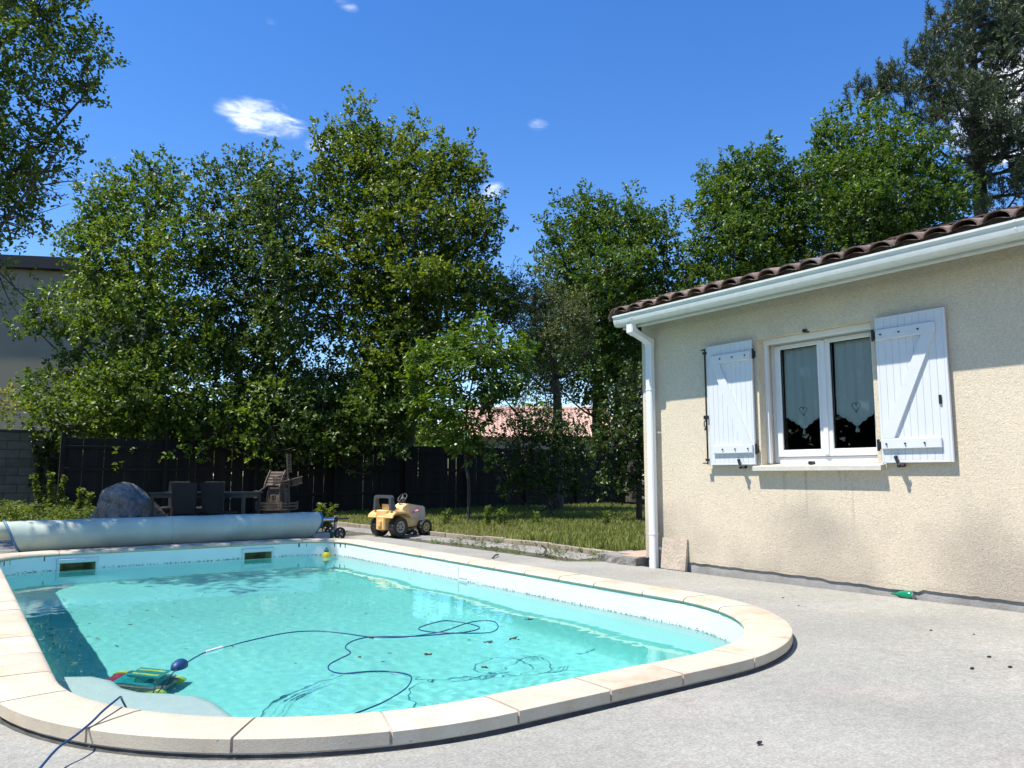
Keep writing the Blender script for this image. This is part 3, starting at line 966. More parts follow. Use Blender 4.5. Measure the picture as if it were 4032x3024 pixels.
FG = [(zbf(1050, 762), .098), (zbf(1010, 790), .110), (zbf(900, 880), .104), (zbf(820, 960), .094), (zbf(750, 1022), .086), (zbf(640, 1110), .078), (zbf(500, 1210), .066), (zbf(350, 1380), .05), (zbf(250, 1500), .035), (zbf(100, 1690), .014), (zbf(-150, 1950), .010), (zbf(-500, 2200), .010)]
cpath += [(.74, 3.83, -.10), (.675, 3.79, .02), (.645, 3.75, .075)]
for (q, z) in FG:
    p = gpt(q[0], q[1], z); cpath.append((float(p[0]), float(p[1]), z))
cable = part('cable', MB().tube(smooth_path(cpath, 6), .0046, 8), 'cable_blue', robot, smooth=60)
fl = part('float', MB().lathe([(.012, -.075), (.030, -.062), (.042, -.03), (.045, 0), (.042, .03), (.030, .062), (.012, .075)], 18,
     Matrix.Translation((1.205, 5.195, ZW + .008)) @ Matrix.Rotation(R(-35), 4, 'Z') @ Matrix.Rotation(R(90), 4, 'X') ), 'float_blue', cable, smooth=50)
part('white_sleeve', MB().tube(smooth_path([(1.44, 5.515, zsurf), (1.50, 5.558, zsurf), (1.572, 5.600, zsurf)], 4), .011, 8), 'tape', cable, smooth=60)
receivers += [cable, fl]
for o in receivers:
    o.cycles.is_caustics_receiver = True

# ------------------------------------------------------------------ house
XW = 6.49; YC = 6.40; YE = -3.2; XB = 13.2; ZT = 2.84
OY0, OY1, OZ0, OZ1 = 3.595, 4.785, 1.128, 2.392
house = thing('house', 'cream rendered bungalow with tiled roof and white open shutters', 'house', (XW, YC, 0))
zb0 = .115
w = MB()
ys_ = [YE, OY0, OY1, YC]; zs_ = [zb0, OZ0, OZ1, ZT]
V = [(XW, y, z) for y in ys_ for z in zs_]
F = []
for i in range(3):
    for k in range(3):
        if i == 1 and k == 1: continue
        F.append((i * 4 + k, (i + 1) * 4 + k, (i + 1) * 4 + k + 1, i * 4 + k + 1))
w.add(V, F)
# reveals, lintel, bottom edge of the render, gable wall, back walls
rv = XW + .32
w.add([(XW, OY0, OZ0), (rv, OY0, OZ0), (rv, OY0, OZ1), (XW, OY0, OZ1)], [(0, 1, 2, 3)])
w.add([(XW, OY1, OZ0), (rv, OY1, OZ0), (rv, OY1, OZ1), (XW, OY1, OZ1)], [(0, 1, 2, 3)])
w.add([(XW, OY0, OZ1), (XW, OY1, OZ1), (rv, OY1, OZ1), (rv, OY0, OZ1)], [(0, 1, 2, 3)])
w.add([(XW, OY0, OZ0), (XW, OY1, OZ0), (rv, OY1, OZ0), (rv, OY0, OZ0)], [(0, 1, 2, 3)])
# ragged lower edge of the render
eb = MB(); n = 190; V = []; F = []
for i in range(n + 1):
    y = YE + (YC - YE) * i / n
    step = .0 if y > 4.15 else (-.012 if y > 3.75 else (-.022 if y > 3.3 else 0.0))
    zz = zb0 + step + rnd.uniform(-.005, .005) - .02
    V += [(XW, y, zb0 + .001), (XW, y, zz), (XW + .016, y, zz + .004)]
for i in range(n):
    for k in range(2): F.append((i * 3 + k, (i + 1) * 3 + k, (i + 1) * 3 + k + 1, i * 3 + k + 1))
w.add(V, F)
w.add([(XW, YC, .10), (XB, YC, .10), (XB, YC, ZT), (9.85, YC, 4.0), (XW, YC, ZT)], [(0, 1, 2, 3, 4)])
w.add([(XB, YE, 0), (XB, YC, 0), (XB, YC, ZT), (XB, YE, ZT)], [(0, 1, 2, 3)])
w.add([(XW, YE, 0), (XB, YE, 0), (XB, YE, ZT), (9.85, YE, 4.0), (XW, YE, ZT)], [(0, 1, 2, 3, 4)])
part('wall', w, 'plaster', house)
part('plinth', MB().box((XW + .014, YE + .05, -.2), (XW + .3, YC - .03, .14)).box((XW + .3, YC - .10, -.2), (XB - .1, YC - .03, .14)), 'plinth', house)
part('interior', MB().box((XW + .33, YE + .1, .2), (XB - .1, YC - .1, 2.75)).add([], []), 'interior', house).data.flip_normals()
inn = [o for o in C.objects if o.name == 'interior'][0]
me = inn.data                                    # open the room towards the window
import bmesh
bm = bmesh.new(); bm.from_mesh(me); bm.faces.ensure_lookup_table()
for f in list(bm.faces):
    if abs(f.calc_center_median().x + house.location.x - (XW + .33)) < 1e-3: bm.faces.remove(f)
bm.to_mesh(me); bm.free()

# roof
EX, EZ, SL = 6.10, 2.862, .30
RXM, RZM = 9.85, 2.862 + .30 * (9.85 - 6.10)
rs = MB()
rs.prism([(EX, EZ - .022), (RXM, RZM - .022), (RXM, RZM), (EX, EZ)], YE - .2, 6.44, 'xzy')
rs.prism([(RXM, RZM - .022), (13.6, EZ - .022), (13.6, EZ), (RXM, RZM)], YE - .2, 6.44, 'xzy')
roof = part('roof', rs, 'dark_roof', house)
def tile_mb(rlo=.104, rhi=.088, ln=.43, th=.014, n=9, h=.70):
    V = []; F = []
    for (t, r) in ((0, rlo), (.5, (rlo + rhi) / 2), (1, rhi)):
        for rr in (r, r - th):
            for k in range(n):
                a = math.pi * k / (n - 1)
                V.append((t * ln, rr * math.cos(a), rr * math.sin(a) * h))
    m = 2 * n
    for i in range(2):
        for k in range(n - 1):
            F.append((i * m + k, i * m + k + 1, (i + 1) * m + k + 1, (i + 1) * m + k))
            F.append((i * m + n + k, (i + 1) * m + n + k, (i + 1) * m + n + k + 1, i * m + n + k + 1))
    for k in range(n - 1):
        F.append((k, n + k, n + k + 1, k + 1))
        F.append((2 * m + k, 2 * m + k + 1, 2 * m + n + k + 1, 2 * m + n + k))
    return MB().add(V, F)
sl_a = math.atan(SL)
inv_h = MW[house].inverted()
tile_vars = [new_mesh('roof_tile', tile_mb(.104 + .003 * q, .088 + .002 * q, .43, .014, 9, .66 + .03 * q), 'roof_tile', 50) for q in range(3)]
rest = MB()
for row in range(11):
    for col in range(43):
        y = 6.315 - col * .2195
        d = row * .335
        x = EX - .035 + d * math.cos(sl_a); z = EZ + .012 + d * math.sin(sl_a) + .012 * (row > 0) + .006 * row * 0
        mtx = Matrix.Translation((x, y + rnd.uniform(-.006, .006), z + rnd.uniform(-.003, .005))) @ Matrix.Rotation(rnd.uniform(-.02, .02), 4, 'Z') @ Matrix.Rotation(-sl_a + .035, 4, 'Y')
        if row < 3 and col < 30:
            o = link('roof_tile', tile_vars[rnd.randrange(3)], roof, inv_h @ mtx)
        else:
            t = tile_mb(n=6); t.xform(mtx); rest.add(t.v, t.f)
part('roof_tiles_beyond', rest, 'roof_tile', roof, smooth=50, kind='stuff')
ch = MB(); V = []; F = []; ny = 43 * 6
for i in range(ny + 1):
    y = 6.315 + .11 - i * .2195 / 6
    z = -.024 * (math.cos((i % 6) / 6 * 2 * math.pi) * .5 + .5)
    V += [(EX - .05, y, EZ + .036 + z), (RXM, y, RZM + .036 + z)]
for i in range(ny): F.append((2 * i, 2 * i + 1, 2 * i + 3, 2 * i + 2))
part('channel_tiles', ch.add(V, F), 'roof_tile', roof, smooth=60, kind='stuff')
part('eave_mortar', MB().box((EX + .03, YE, EZ), (EX + .06, 6.40, EZ + .05)), 'mortar', roof)
# verge tiles on the gable edge
for row in range(4):
    d = row * .36
    mtx = Matrix.Translation((EX - .03 + d * math.cos(sl_a), 6.43, EZ + .0 + d * math.sin(sl_a))) @ Matrix.Rotation(-sl_a + .02, 4, 'Y') @ Matrix.Rotation(R(-35), 4, 'X')
    link('verge_tile', tile_vars[row % 3], roof, inv_h @ mtx)

def strip(path, th, y0, y1):
    """thin bent sheet: outline in x, z drawn along y"""
    P = [Vector((p[0], p[1])) for p in path]
    N_ = []
    for i in range(len(P)):
        t = (P[min(i + 1, len(P) - 1)] - P[max(i - 1, 0)]).normalized(); N_.append(Vector((-t.y, t.x)))
    poly = [tuple(p) for p in P] + [tuple(p + n_ * th) for p, n_ in reversed(list(zip(P, N_)))]
    return MB().prism(poly, y0, y1, 'xzy')
GUT = [(6.185, 2.845), (6.185, 2.765), (6.178, 2.744), (6.155, 2.732), (6.115, 2.730), (6.088, 2.738), (6.070, 2.757), (6.062, 2.785), (6.060, 2.812), (6.052, 2.826), (6.044, 2.832), (6.044, 2.846), (6.056, 2.847)]
gut = part('gutter', strip(GUT, .0045, YE - .1, 6.40), 'gutter', house, smooth=25)
def grow(path, d):
    c = (6.125, 2.79)
    out = []
    for x, z in path:
        l = math.hypot(x - c[0], z - c[1]); out.append((x + (x - c[0]) / l * d, z + (z - c[1]) / l * d))
    return out
part('end_cap', MB().prism(grow(GUT, .004)[:-1], 6.398, 6.425, 'xzy'), 'gutter', gut)
for y in (6.37, 6.345, 6.13, 6.105, 2.23, 2.13, -1.2):
    part('collar', strip(grow(GUT, .003), .004, y, y + .018), 'gutter', gut)
fas = part('fascia', MB().box((6.187, YE - .1, 2.705), (6.205, 6.395, 2.862)).box((6.178, YE - .1, 2.7005), (6.215, 6.395, 2.7165)), 'gutter', house)
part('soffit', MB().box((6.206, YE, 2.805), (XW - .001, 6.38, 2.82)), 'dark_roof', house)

def rect_sweep(path, hx, hy):
    """square pipe in the x-z plane"""
    P = [Vector((p[0], 0, p[2])) for p in path]; y = path[0][1]; V = []; F = []
    for i in range(len(P)):
        t0 = (P[i] - P[max(i - 1, 0)]); t1 = (P[min(i + 1, len(P) - 1)] - P[i])
        t0 = t0.normalized() if t0.length > 1e-9 else t1.normalized(); t1 = t1.normalized() if t1.length > 1e-9 else t0
        n0 = Vector((-t0.z, 0, t0.x)); n1 = Vector((-t1.z, 0, t1.x)); nn = (n0 + n1).normalized(); nn = nn / max(.3, nn.dot(n0))
        c = .012
        for (a, b) in ((-1, -hy + c), (-1, hy - c), (-1 + c / hx, hy), (1 - c / hx, hy), (1, hy - c), (1, -hy + c), (1 - c / hx, -hy), (-1 + c / hx, -hy)):
            q = P[i] + nn * hx * a; V.append((q.x, y + b, q.z))
    m = 8
    for i in range(len(P) - 1):
        for k in range(m): F.append((i * m + k, i * m + (k + 1) % m, (i + 1) * m + (k + 1) % m, (i + 1) * m + k))
    F.append(tuple(range(m))); F.append(tuple((len(P) - 1) * m + k for k in range(m)))
    return MB().add(V, F)
PYc = 6.195
dp = part('downpipe', rect_sweep([(6.12, PYc, 2.742), (6.12, PYc, 2.66), (6.405, PYc, 2.555), (6.405, PYc, .0)], .036, .046), 'white_pvc', house)
for (z0, z1, hx, hy) in ((1.99, 2.005, .040, .050), (.365, .385, .040, .050)):
    part('collar', rect_sweep([(6.405, PYc, z1), (6.405, PYc, z0)], hx, hy), 'white_pvc', dp)
part('elbow', rect_sweep([(6.12, PYc, 2.733), (6.12, PYc, 2.66), (6.175, PYc, 2.639)], .040, .050), 'white_pvc', dp)
part('elbow', rect_sweep([(6.34, PYc, 2.579), (6.405, PYc, 2.555), (6.405, PYc, 2.50)], .040, .050), 'white_pvc', dp)
part('wall_bracket', MB().box((6.45, PYc - .07, .20), (XW + .01, PYc + .07, .23)).box((6.45, PYc - .07, 1.50), (XW + .01, PYc + .07, 1.52)), 'white_pvc', dp)

# window
win = part('window', MB().cbox((6.70, OY0 + .002, OZ0 + .012), (6.77, OY0 + .05, OZ1 - .002), .004).cbox((6.70, OY1 - .05, OZ0 + .012), (6.77, OY1 - .002, OZ1 - .002), .004)
       .cbox((6.701, OY0 + .05, OZ0 + .012), (6.769, OY1 - .05, OZ0 + .075), .004).cbox((6.701, OY0 + .05, OZ1 - .06), (6.769, OY1 - .05, OZ1 - .002), .004), 'white_pvc', house)
YM = (OY0 + OY1) / 2
gz0, gz1 = 1.275, 2.285
for (a, b) in ((OY0 + .05, YM - .002), (YM + .002, OY1 - .05)):
    s = MB(); t = .066
    s.cbox((6.685, a, OZ0 + .078), (6.735, a + t, OZ1 - .062), .006).cbox((6.685, b - t, OZ0 + .078), (6.735, b, OZ1 - .062), .006)
    s.cbox((6.6852, a + t, OZ0 + .078), (6.7348, b - t, gz0), .006).cbox((6.6852, a + t, gz1), (6.7348, b - t, OZ1 - .062), .006)
    sash = part('sash', s, 'white_pvc', win)
    part('pane', MB().add([(6.714, a + t - .004, gz0 - .004), (6.714, b - t + .004, gz0 - .004), (6.714, b - t + .004, gz1 + .004), (6.714, a + t - .004, gz1 + .004)], [(0, 3, 2, 1)]), 'glass', win)
    bead = MB().box((6.70, a + t, gz0), (6.711, a + t + .008, gz1)).box((6.70, b - t - .008, gz0), (6.711, b - t, gz1)).box((6.7, a + t + .008, gz1 - .008), (6.711, b - t - .008, gz1)).box((6.7, a + t + .008, gz0), (6.711, b - t - .008, gz0 + .008))
    part('gasket', bead, 'black_plastic', win)
part('mullion_cover', MB().cbox((6.672, YM - .026, OZ0 + .09), (6.684, YM + .026, OZ1 - .075), .005), 'white_pvc', win)
part('screen_guide', MB().cbox((6.585, OY1 - .035, OZ0 + .015), (6.625, OY1 - .001, OZ1 - .055), .003), 'white_pvc', win)
part('screen_guide', MB().cbox((6.585, OY0 + .001, OZ0 + .015), (6.625, OY0 + .035, OZ1 - .055), .003), 'white_pvc', win)
part('screen_box', MB().cbox((6.575, OY0 + .001, OZ1 - .055), (6.635, OY1 - .001, OZ1 - .001), .004), 'white_pvc', win)
for z in (OZ1 + .0, OZ0 + .012):
    part('shutter_latch_stop', MB().cbox((6.47, YM + .03, z - .012), (6.53, YM + .07, z + .018), .003), 'black_iron', win)
part('window_sill', MB().prism([(6.405, 1.071), (6.75, 1.071), (6.75, 1.142), (6.56, 1.128), (6.425, 1.117), (6.405, 1.112)], OY0 - .07, OY1 + .05, 'xzy'), 'sill', house)

def shutter(y0, y1, inner, label):
    """board-and-brace shutter folded back on the wall; inner = +1 when the hinge side is at y0"""
    xf, xb = 6.437, 6.462
    z0, z1 = 1.131, 2.39
    fr = MB().cbox((xf - .001, y0, z0), (xb, y0 + .022, z1), .003).cbox((xf - .001, y1 - .022, z0), (xb, y1, z1), .003)
    fr.cbox((xf - .0012, y0 + .022, z0), (xb, y1 - .022, z0 + .018), .003).cbox((xf - .0012, y0 + .022, z1 - .018), (xb, y1 - .022, z1), .003)
    sh = part('shutter', fr, 'white_wood', house)
    sh['label'] = label
    nb = 9; wd = (y1 - y0 - .044) / nb
    for k in range(nb):
        a = y0 + .022 + k * wd
        part('board', MB().cbox((xf, a + .0007, z0 + .018), (xb - .002, a + wd - .0007, z1 - .018), .0016), 'white_wood', sh)
    ia, ib = (y0 + .012, y1 - .075) if inner > 0 else (y0 + .075, y1 - .012)
    bx = xf - .026
    for (a, b) in ((2.187, 2.282), (1.247, 1.335)):
        bt = part('batten', MB().cbox((bx, ia, a), (xf, ib, b), .006), 'white_wood', sh)
        for q in (.10, .42, .74):
            yy = ia + (ib - ia) * q if inner > 0 else ib - (ib - ia) * q
            part('bolt', MB().lathe([(.0075, 0), (.0075, .010), (.004, .014)], 10, Matrix.Translation((bx, yy, (a + b) / 2)) @ Matrix.Rotation(R(-90), 4, 'Y')), 'black_iron', sh)
    top, bot = 2.187, 1.335
    if inner > 0: q = [(ib - .11, top), (ib - .005, top), (ia + .115, bot), (ia + .01, bot)]
    else: q = [(ia + .005, top), (ia + .11, top), (ib - .01, bot), (ib - .115, bot)]
    part('brace', MB().prism(q, bx + .002, xf, 'yzx'), 'white_wood', sh)
    hy = y0 if inner > 0 else y1
    for z in (2.245, 1.285):
        part('hinge', MB().cbox((xf + .004, hy - .012, z - .035), (XW + .0, hy + .03 if inner < 0 else hy + .006, z + .03), .003).tube([(xf + .012, hy + (.03 if inner < 0 else -.008), z - .05), (xf + .012, hy + (.03 if inner < 0 else -.008), z + .05)], .012, 8), 'black_iron', sh)
    return sh
SR = shutter(2.94, 3.528, -1, 'right-hand shutter without a locking bar')
SL_ = shutter(4.822, 5.40, 1, 'left-hand shutter with black locking bar on its outer edge')
part('espagnolette_bar', MB().tube([(6.428, 5.41, 1.14), (6.428, 5.41, 2.37)], .009, 8).box((6.40, 5.405, 2.352), (6.436, 5.44, 2.362)).box((6.40, 5.405, 1.148), (6.436, 5.455, 1.158)).box((6.415, 5.39, 1.175), (6.44, 5.43, 1.20)).box((6.415, 5.39, 2.31), (6.44, 5.43, 2.335)).cbox((6.405, 5.385, 1.615), (6.44, 5.435, 1.655), .004)
     .tube([(6.412, 5.415, 1.61), (6.405, 5.425, 1.58), (6.405, 5.425, 1.55), (6.412, 5.415, 1.52), (6.412, 5.405, 1.55), (6.412, 5.405, 1.58)], .006, 6, closed=True).sphere((6.41, 5.415, 1.51), .014, 8, 6), 'black_iron', SL_)
part('catch_plate', MB().cbox((6.422, 3.0, 1.60), (6.437, 3.022, 1.675), .004), 'black_iron', SR)
for (y, s) in ((3.375, SR), (4.985, SL_)):
    part('shutter_stay', MB().tube([(XW, y - .012, 1.108), (6.40, y - .012, 1.108)], .013, 8).sphere((6.40, y - .012, 1.108), .018, 10, 6).tube([(6.405, y - .012, 1.108), (6.412, y + .012, 1.15), (6.416, y + .02, 1.175)], [.011, .012, .014], 8).sphere((6.416, y + .02, 1.178), .017, 10, 6).tube([(6.41, y - .012, 1.108), (6.425, y - .04, 1.106)], .012, 8), 'black_iron', s)

# lace half-curtains
def curtain(y0, y1, label):
    zt, xs = 2.30, 6.752
    n = 40; rows = 16
    def bottom(u):                                # scalloped hem dropping to a point
        c = abs(u - .5) * 2
        return 1.482 + .135 * c ** .9 - .013 * abs(math.sin(c * math.pi * 3.5))
    def xo(u, v): return xs + .006 * math.sin(u * 26) * (1 - .3 * v) + .004 * math.sin(u * 9 + v * 2)
    V = []; F = []
    for i in range(n + 1):
        u = i / n; zb_ = bottom(u)
        for k in range(rows + 1):
            v = k / rows; V.append((xo(u, v), y0 + (y1 - y0) * u, zt + (zb_ - zt) * v))
    for i in range(n):
        for k in range(rows): F.append((i * (rows + 1) + k, (i + 1) * (rows + 1) + k, (i + 1) * (rows + 1) + k + 1, i * (rows + 1) + k + 1))
    yc = (y0 + y1) / 2
    cu = thing('curtain', label, 'curtain', (xs, yc, 1.40), 0, 'lace curtains in the window')
    part('cloth', MB().add(V, F), 'curtain', cu, smooth=80)
    hem = [(xo(i / n, 1) - .002, y0 + (y1 - y0) * i / n, bottom(i / n)) for i in range(n + 1)]
    hem2 = [(p[0] - .001, p[1], p[2] + .020) for p in hem]
    part('hem', MB().tube(hem, .0035, 5).tube(hem2, .0018, 5), 'lace', cu)
    for c in (.18, .33, .67, .82):
        sgn = 1 if c < .5 else -1
        sp = [(xs - .004, y0 + (y1 - y0) * c + sgn * (.004 + .006 * t) * math.cos(t * 1.9), bottom(c) + .014 + (.003 + .0055 * t) * math.sin(t * 1.9)) for t in [q * .25 for q in range(11)]]
        part('scroll', MB().tube(sp, .0025, 5), 'lace', cu)
    part('tassel', MB().lathe([(.006, 0), (.010, -.012), (.013, -.03), (.017, -.062)], 10, Matrix.Translation((xs - .006, yc, bottom(.5) + .006))), 'lace', cu, smooth=40)
    hz = 1.66
    dots = MB()
    for k in range(22):
        t = 2 * math.pi * k / 22
        hx_ = 16 * math.sin(t) ** 3; hy_ = 13 * math.cos(t) - 5 * math.cos(2 * t) - 2 * math.cos(3 * t) - math.cos(4 * t)
        p = (xs - .009, yc + hx_ * .0026, hz + hy_ * .0030)
        dots.lathe([(.0046, -.001), (.0046, .001)], 8, Matrix.Translation(p) @ Matrix.Rotation(R(90), 4, 'Y'))
    part('heart_eyelets', dots, 'grey_plastic', cu, kind='stuff')
    return cu
curtain(YM + .075, OY1 - .12, 'lace curtain with pierced heart behind the left window pane')
curtain(OY0 + .12, YM - .075, 'lace curtain with pierced heart behind the right window pane')

# ------------------------------------------------------------------ pool cover roller
RY = 11.95
roller = thing('cover_roller', 'long roll of pale blue bubble pool cover on a wheeled stand', 'cover roller', (2.0, RY, 0))
def wob(x, a): return .004 * math.sin(x * 3.1 + a * 2) + .003 * math.sin(x * 7.3 + a * 5)
mb = MB(); V = []; F = []; nx, na = 60, 22
for i in range(nx + 1):
    x = -2.2 + (4.79 + 2.2) * i / nx
    for k in range(na):
        a = 2 * math.pi * k / na; r = .122 + wob(x, a)
        V.append((x, RY - r * math.cos(a), .315 + r * math.sin(a)))
for i in range(nx):
    for k in range(na): F.append((i * na + k, i * na + (k + 1) % na, (i + 1) * na + (k + 1) % na, (i + 1) * na + k))
F.append(tuple(nx * na + k for k in range(na)))
part('rolled_cover', mb.add(V, F), 'cover_blue', roller, smooth=50)
# loose outer turn that hangs down to the deck
nt_ = 30
def flap_pt(t, side, x=None, out=0.0):
    a = R(105 - 215 * t)                          # top, round the front, to underneath
    r = .203 + out
    cz = .235 + .012 * (1 - t)
    return (RY - .0 - r * math.cos(a - R(90)) * 0 + (-r * math.sin(R(90) - a) if False else 0), 0, 0)
def flap(x, t, out=0.0):
    a = R(80 + 205 * t)
    r = .2 + out + wob(x, t * 3) * .8
    return (x, RY - .02 + r * math.cos(a), max(.012 + out, .238 + r * math.sin(a)))
def xl(t): return .56 + .30 * max(0, t - .1) ** 1.3
def xr(t): return 4.76 - .02 * t - .50 * max(0, t - .35) ** 1.4
mb = MB(); V = []; F = []; nu = 70
for i in range(nu + 1):
    for k in range(nt_ + 1):
        t = k / nt_; x = xl(t) + (xr(t) - xl(t)) * i / nu
        V.append(flap(x, t))
for i in range(nu):
    for k in range(nt_): F.append((i * (nt_ + 1) + k, i * (nt_ + 1) + k + 1, (i + 1) * (nt_ + 1) + k + 1, (i + 1) * (nt_ + 1) + k))
fl_ = part('loose_turn', mb.add(V, F), 'cover_blue', roller, smooth=60)
part('edge_binding', MB().tube([flap(xl(k / 30) - .01, k / 30, .004) for k in range(31)], .016, 6), 'cover_edge', fl_, smooth=60)
part('edge_binding', MB().tube([flap(xr(k / 30) + .004, k / 30, .003) for k in range(31)], .010, 6), 'cover_edge', fl_, smooth=60)
part('seam', MB().tube([flap(2.55, k / 30, .002) for k in range(31)], .005, 5), 'cover_blue', fl_)
part('end_binding', MB().tube([(4.795, RY - .12 * math.cos(a), .315 + .12 * math.sin(a)) for a in [q * .35 for q in range(18)]], .012, 6, closed=True), 'cover_edge', roller)
part('tube', MB().lathe([(.036, 4.70), (.036, 5.03)], 16, Matrix.Translation((0, RY, .315)) @ Matrix.Rotation(R(90), 4, 'Y')), 'alu', roller, smooth=40)
st = part('stand', MB().cbox((5.04, RY - .03, .08), (5.075, RY + .03, .37), .004).cbox((5.035, RY - .22, .075), (5.08, RY + .22, .115), .004), 'alu_dull', roller)
part('bearing', MB().cbox((5.025, RY - .045, .275), (5.09, RY + .045, .36), .01), 'black_plastic', roller)
part('crank', MB().tube([(5.09, RY, .32), (5.28, RY - .02, .325)], .014, 8), 'black_plastic', roller)
def spoked_wheel(cx, cy_, r, parent):
    m0 = Matrix.Translation((cx, cy_, r)) @ Matrix.Rotation(R(8), 4, 'Z') @ Matrix.Rotation(R(90), 4, 'X')
    wh = part('wheel', MB().lathe([(.030, -.02), (.034, .02)], 14, m0), 'grey_plastic', parent, smooth=40)
    ty = MB(); n = 28; V = []; F = []
    prof = [(.072, -.02), (.092, -.022), (.098, -.012), (.098, .012), (.092, .022), (.072, .02)]
    for k in range(n):
        a = 2 * math.pi * k / n; kk = .004 if k % 2 else 0
        for (q, z) in prof:
            rr = (q + (kk if q > .095 else 0)) * r / .10; V.append(m0 @ Vector((rr * math.cos(a), rr * math.sin(a), z)))
    m = len(prof)
    for k in range(n):
        for j in range(m): F.append((k * m + j, k * m + (j + 1) % m, ((k + 1) % n) * m + (j + 1) % m, ((k + 1) % n) * m + j))
    part('tyre', ty.add(V, F), 'rubber', wh)
    sp = MB()
    for k in range(6):
        a = k * math.pi / 3
        sp.prism([(.028 * math.cos(a - .5), .028 * math.sin(a - .5)), (.074 * math.cos(a - .26), .074 * math.sin(a - .26)), (.074 * math.cos(a + .26), .074 * math.sin(a + .26)), (.028 * math.cos(a + .5), .028 * math.sin(a + .5))], -.008, .008)
    part('spokes', sp.xform(m0), 'grey_plastic', wh)
spoked_wheel(5.058, RY - .20, .10, roller)
spoked_wheel(5.058, RY + .20, .10, roller)
solo('support_block', MB().cbox((4.62, RY - .20, .0), (4.90, RY + .02, .125), .02), 'plinth', 'pale concrete block under the right end of the cover roll', 'block')
solo('green_bucket', MB().lathe([(.035, 0), (.045, .06), (.05, .11), (.046, .11), (.03, .02)], 14, Matrix.Translation((4.965, RY - .06, 0)) @ Matrix.Rotation(R(0), 4, 'X')), 'green_bottle', 'small green pot between concrete block and roller wheels', 'pot', smooth=40)

# ------------------------------------------------------------------ toy tractor
tr = thing('toy_tractor', 'faded yellow ride-on toy tractor with big black tyres on the paving', 'toy tractor', (5.97, 11.84, 0), R(17))
tr.scale = (1.06, 1.06, 1.06)
def tp(name, mb, m, parent=None, smooth=None): return part(name, mb, m, parent or tr, smooth, local=True)
def tyre(x, y, r, wd, hub_m, lugs):
    s = 1 if y > 0 else -1
    m0 = Matrix.Translation((x, y, r)) @ Matrix.Rotation(R(90), 4, 'X')
    V = []; F = []; n = lugs * 3
    prof = [(.58, -.5), (.93, -.5), (1.0, -.36), (1.0, 0), (1.0, .36), (.93, .5), (.58, .5)]
    for k in range(n):
        for j, (q, z) in enumerate(prof):
            sh = (0.0 if j < 3 else .5) * 2 * math.pi / lugs + abs(z) * .35
            a = 2 * math.pi * k / n
            lug = -.055 if (k % 3 == 0 and q > .95) else 0
            V.append(m0 @ Vector(((q + lug) * r * math.cos(a + abs(z) * .3), (q + lug) * r * math.sin(a + abs(z) * .3), z * wd)))
    m = len(prof)
    for k in range(n):
        for j in range(m - 1): F.append((k * m + j, k * m + j + 1, ((k + 1) % n) * m + j + 1, ((k + 1) % n) * m + j))
    w_ = tp('wheel', MB().add(V, F), 'rubber')
    dz = -s * wd
    hub = MB().lathe([(.56 * r, -.44), (.60 * r, -.42), (.60 * r, .42), (.56 * r, .44), (.40 * r, .40), (.36 * r, .34), (.15 * r, .36), (.13 * r, .44), (.0001, .44)], 22, m0 @ Matrix.Diagonal((1, 1, dz, 1)))
    tp('hub', hub, hub_m, w_, 35)
    ho = MB()
    for k in range(6):
        a = k * math.pi / 3
        ho.lathe([(.075 * r, .0), (.075 * r, .012)], 8, m0 @ Matrix.Diagonal((1, 1, -s, 1)) @ Matrix.Translation((.30 * r * math.cos(a), .30 * r * math.sin(a), wd * .335)))
    tp('hub_hole', ho, 'black_plastic', w_)
for y in (.205, -.205): tyre(0, y, .162, .125, 'hub_beige', 14)
for y in (.195, -.195): tyre(.60, y, .13, .105, 'hub_yellow', 13)
bd = MB()
bd.cbox((-.02, -.13, .14), (.58, .13, .27), .02).cbox((.10, -.10, .08), (.30, .10, .15), .02)
body_t = tp('chassis', bd, 'tractor_cream', smooth=30)
tp('rear_box', MB().cbox((-.20, -.10, .115), (-.02, .10, .34), .018).cbox((-.225, -.035, .17), (-.19, .035, .26), .008), 'tractor_cream', smooth=30)
fn = MB()
for s_ in (-1, 1):
    fn.prism([(-.20, .31), (-.185, .355), (-.12, .395), (.10, .398), (.18, .365), (.24, .30), (.222, .295), (.165, .345), (.09, .372), (-.10, .370), (-.165, .34), (-.182, .305)], s_ * .10, s_ * .275, 'xzy')
    fn.cbox((-.13, min(s_ * .13, s_ * .25), .393), (.09, max(s_ * .13, s_ * .25), .412), .006)
fn.cbox((-.175, -.125, .335), (.18, .125, .425), .014)
tp('fenders', fn, 'tractor_cream', smooth=30)
seat = tp('seat', MB().cbox((-.06, -.10, .43), (.12, .10, .45), .008).prism([(-.075, .43), (-.035, .43), (-.045, .505), (-.08, .515)], -.09, .09, 'xzy'), 'tractor_cream', smooth=30)
rb_ = MB()
rb_.prism([(-.20, .42), (-.19, .62), (-.16, .655), (.16, .655), (.19, .62), (.20, .42), (.155, .42), (.148, .595), (.13, .61), (-.13, .61), (-.148, .595), (-.155, .42)], -.16, -.09, 'yzx')
for s_ in (-1, 1): rb_.prism([(-.15, .43), (-.02, .43), (-.06, .50), (-.10, .60), (-.145, .62)], s_ * .19, s_ * .165, 'xzy')
tp('roll_bar', rb_, 'grey_plastic', smooth=30)
hd = MB().prism([(.24, .27), (.70, .25), (.715, .30), (.70, .44), (.66, .465), (.36, .505), (.30, .50), (.26, .44)], -.10, .10, 'xzy')
tp('hood', hd, 'tractor_hood', smooth=30)
tp('dashboard', MB().prism([(.16, .27), (.34, .27), (.345, .51), (.29, .515), (.19, .46), (.16, .40)], -.112, .112, 'xzy'), 'tractor_cream', smooth=30)
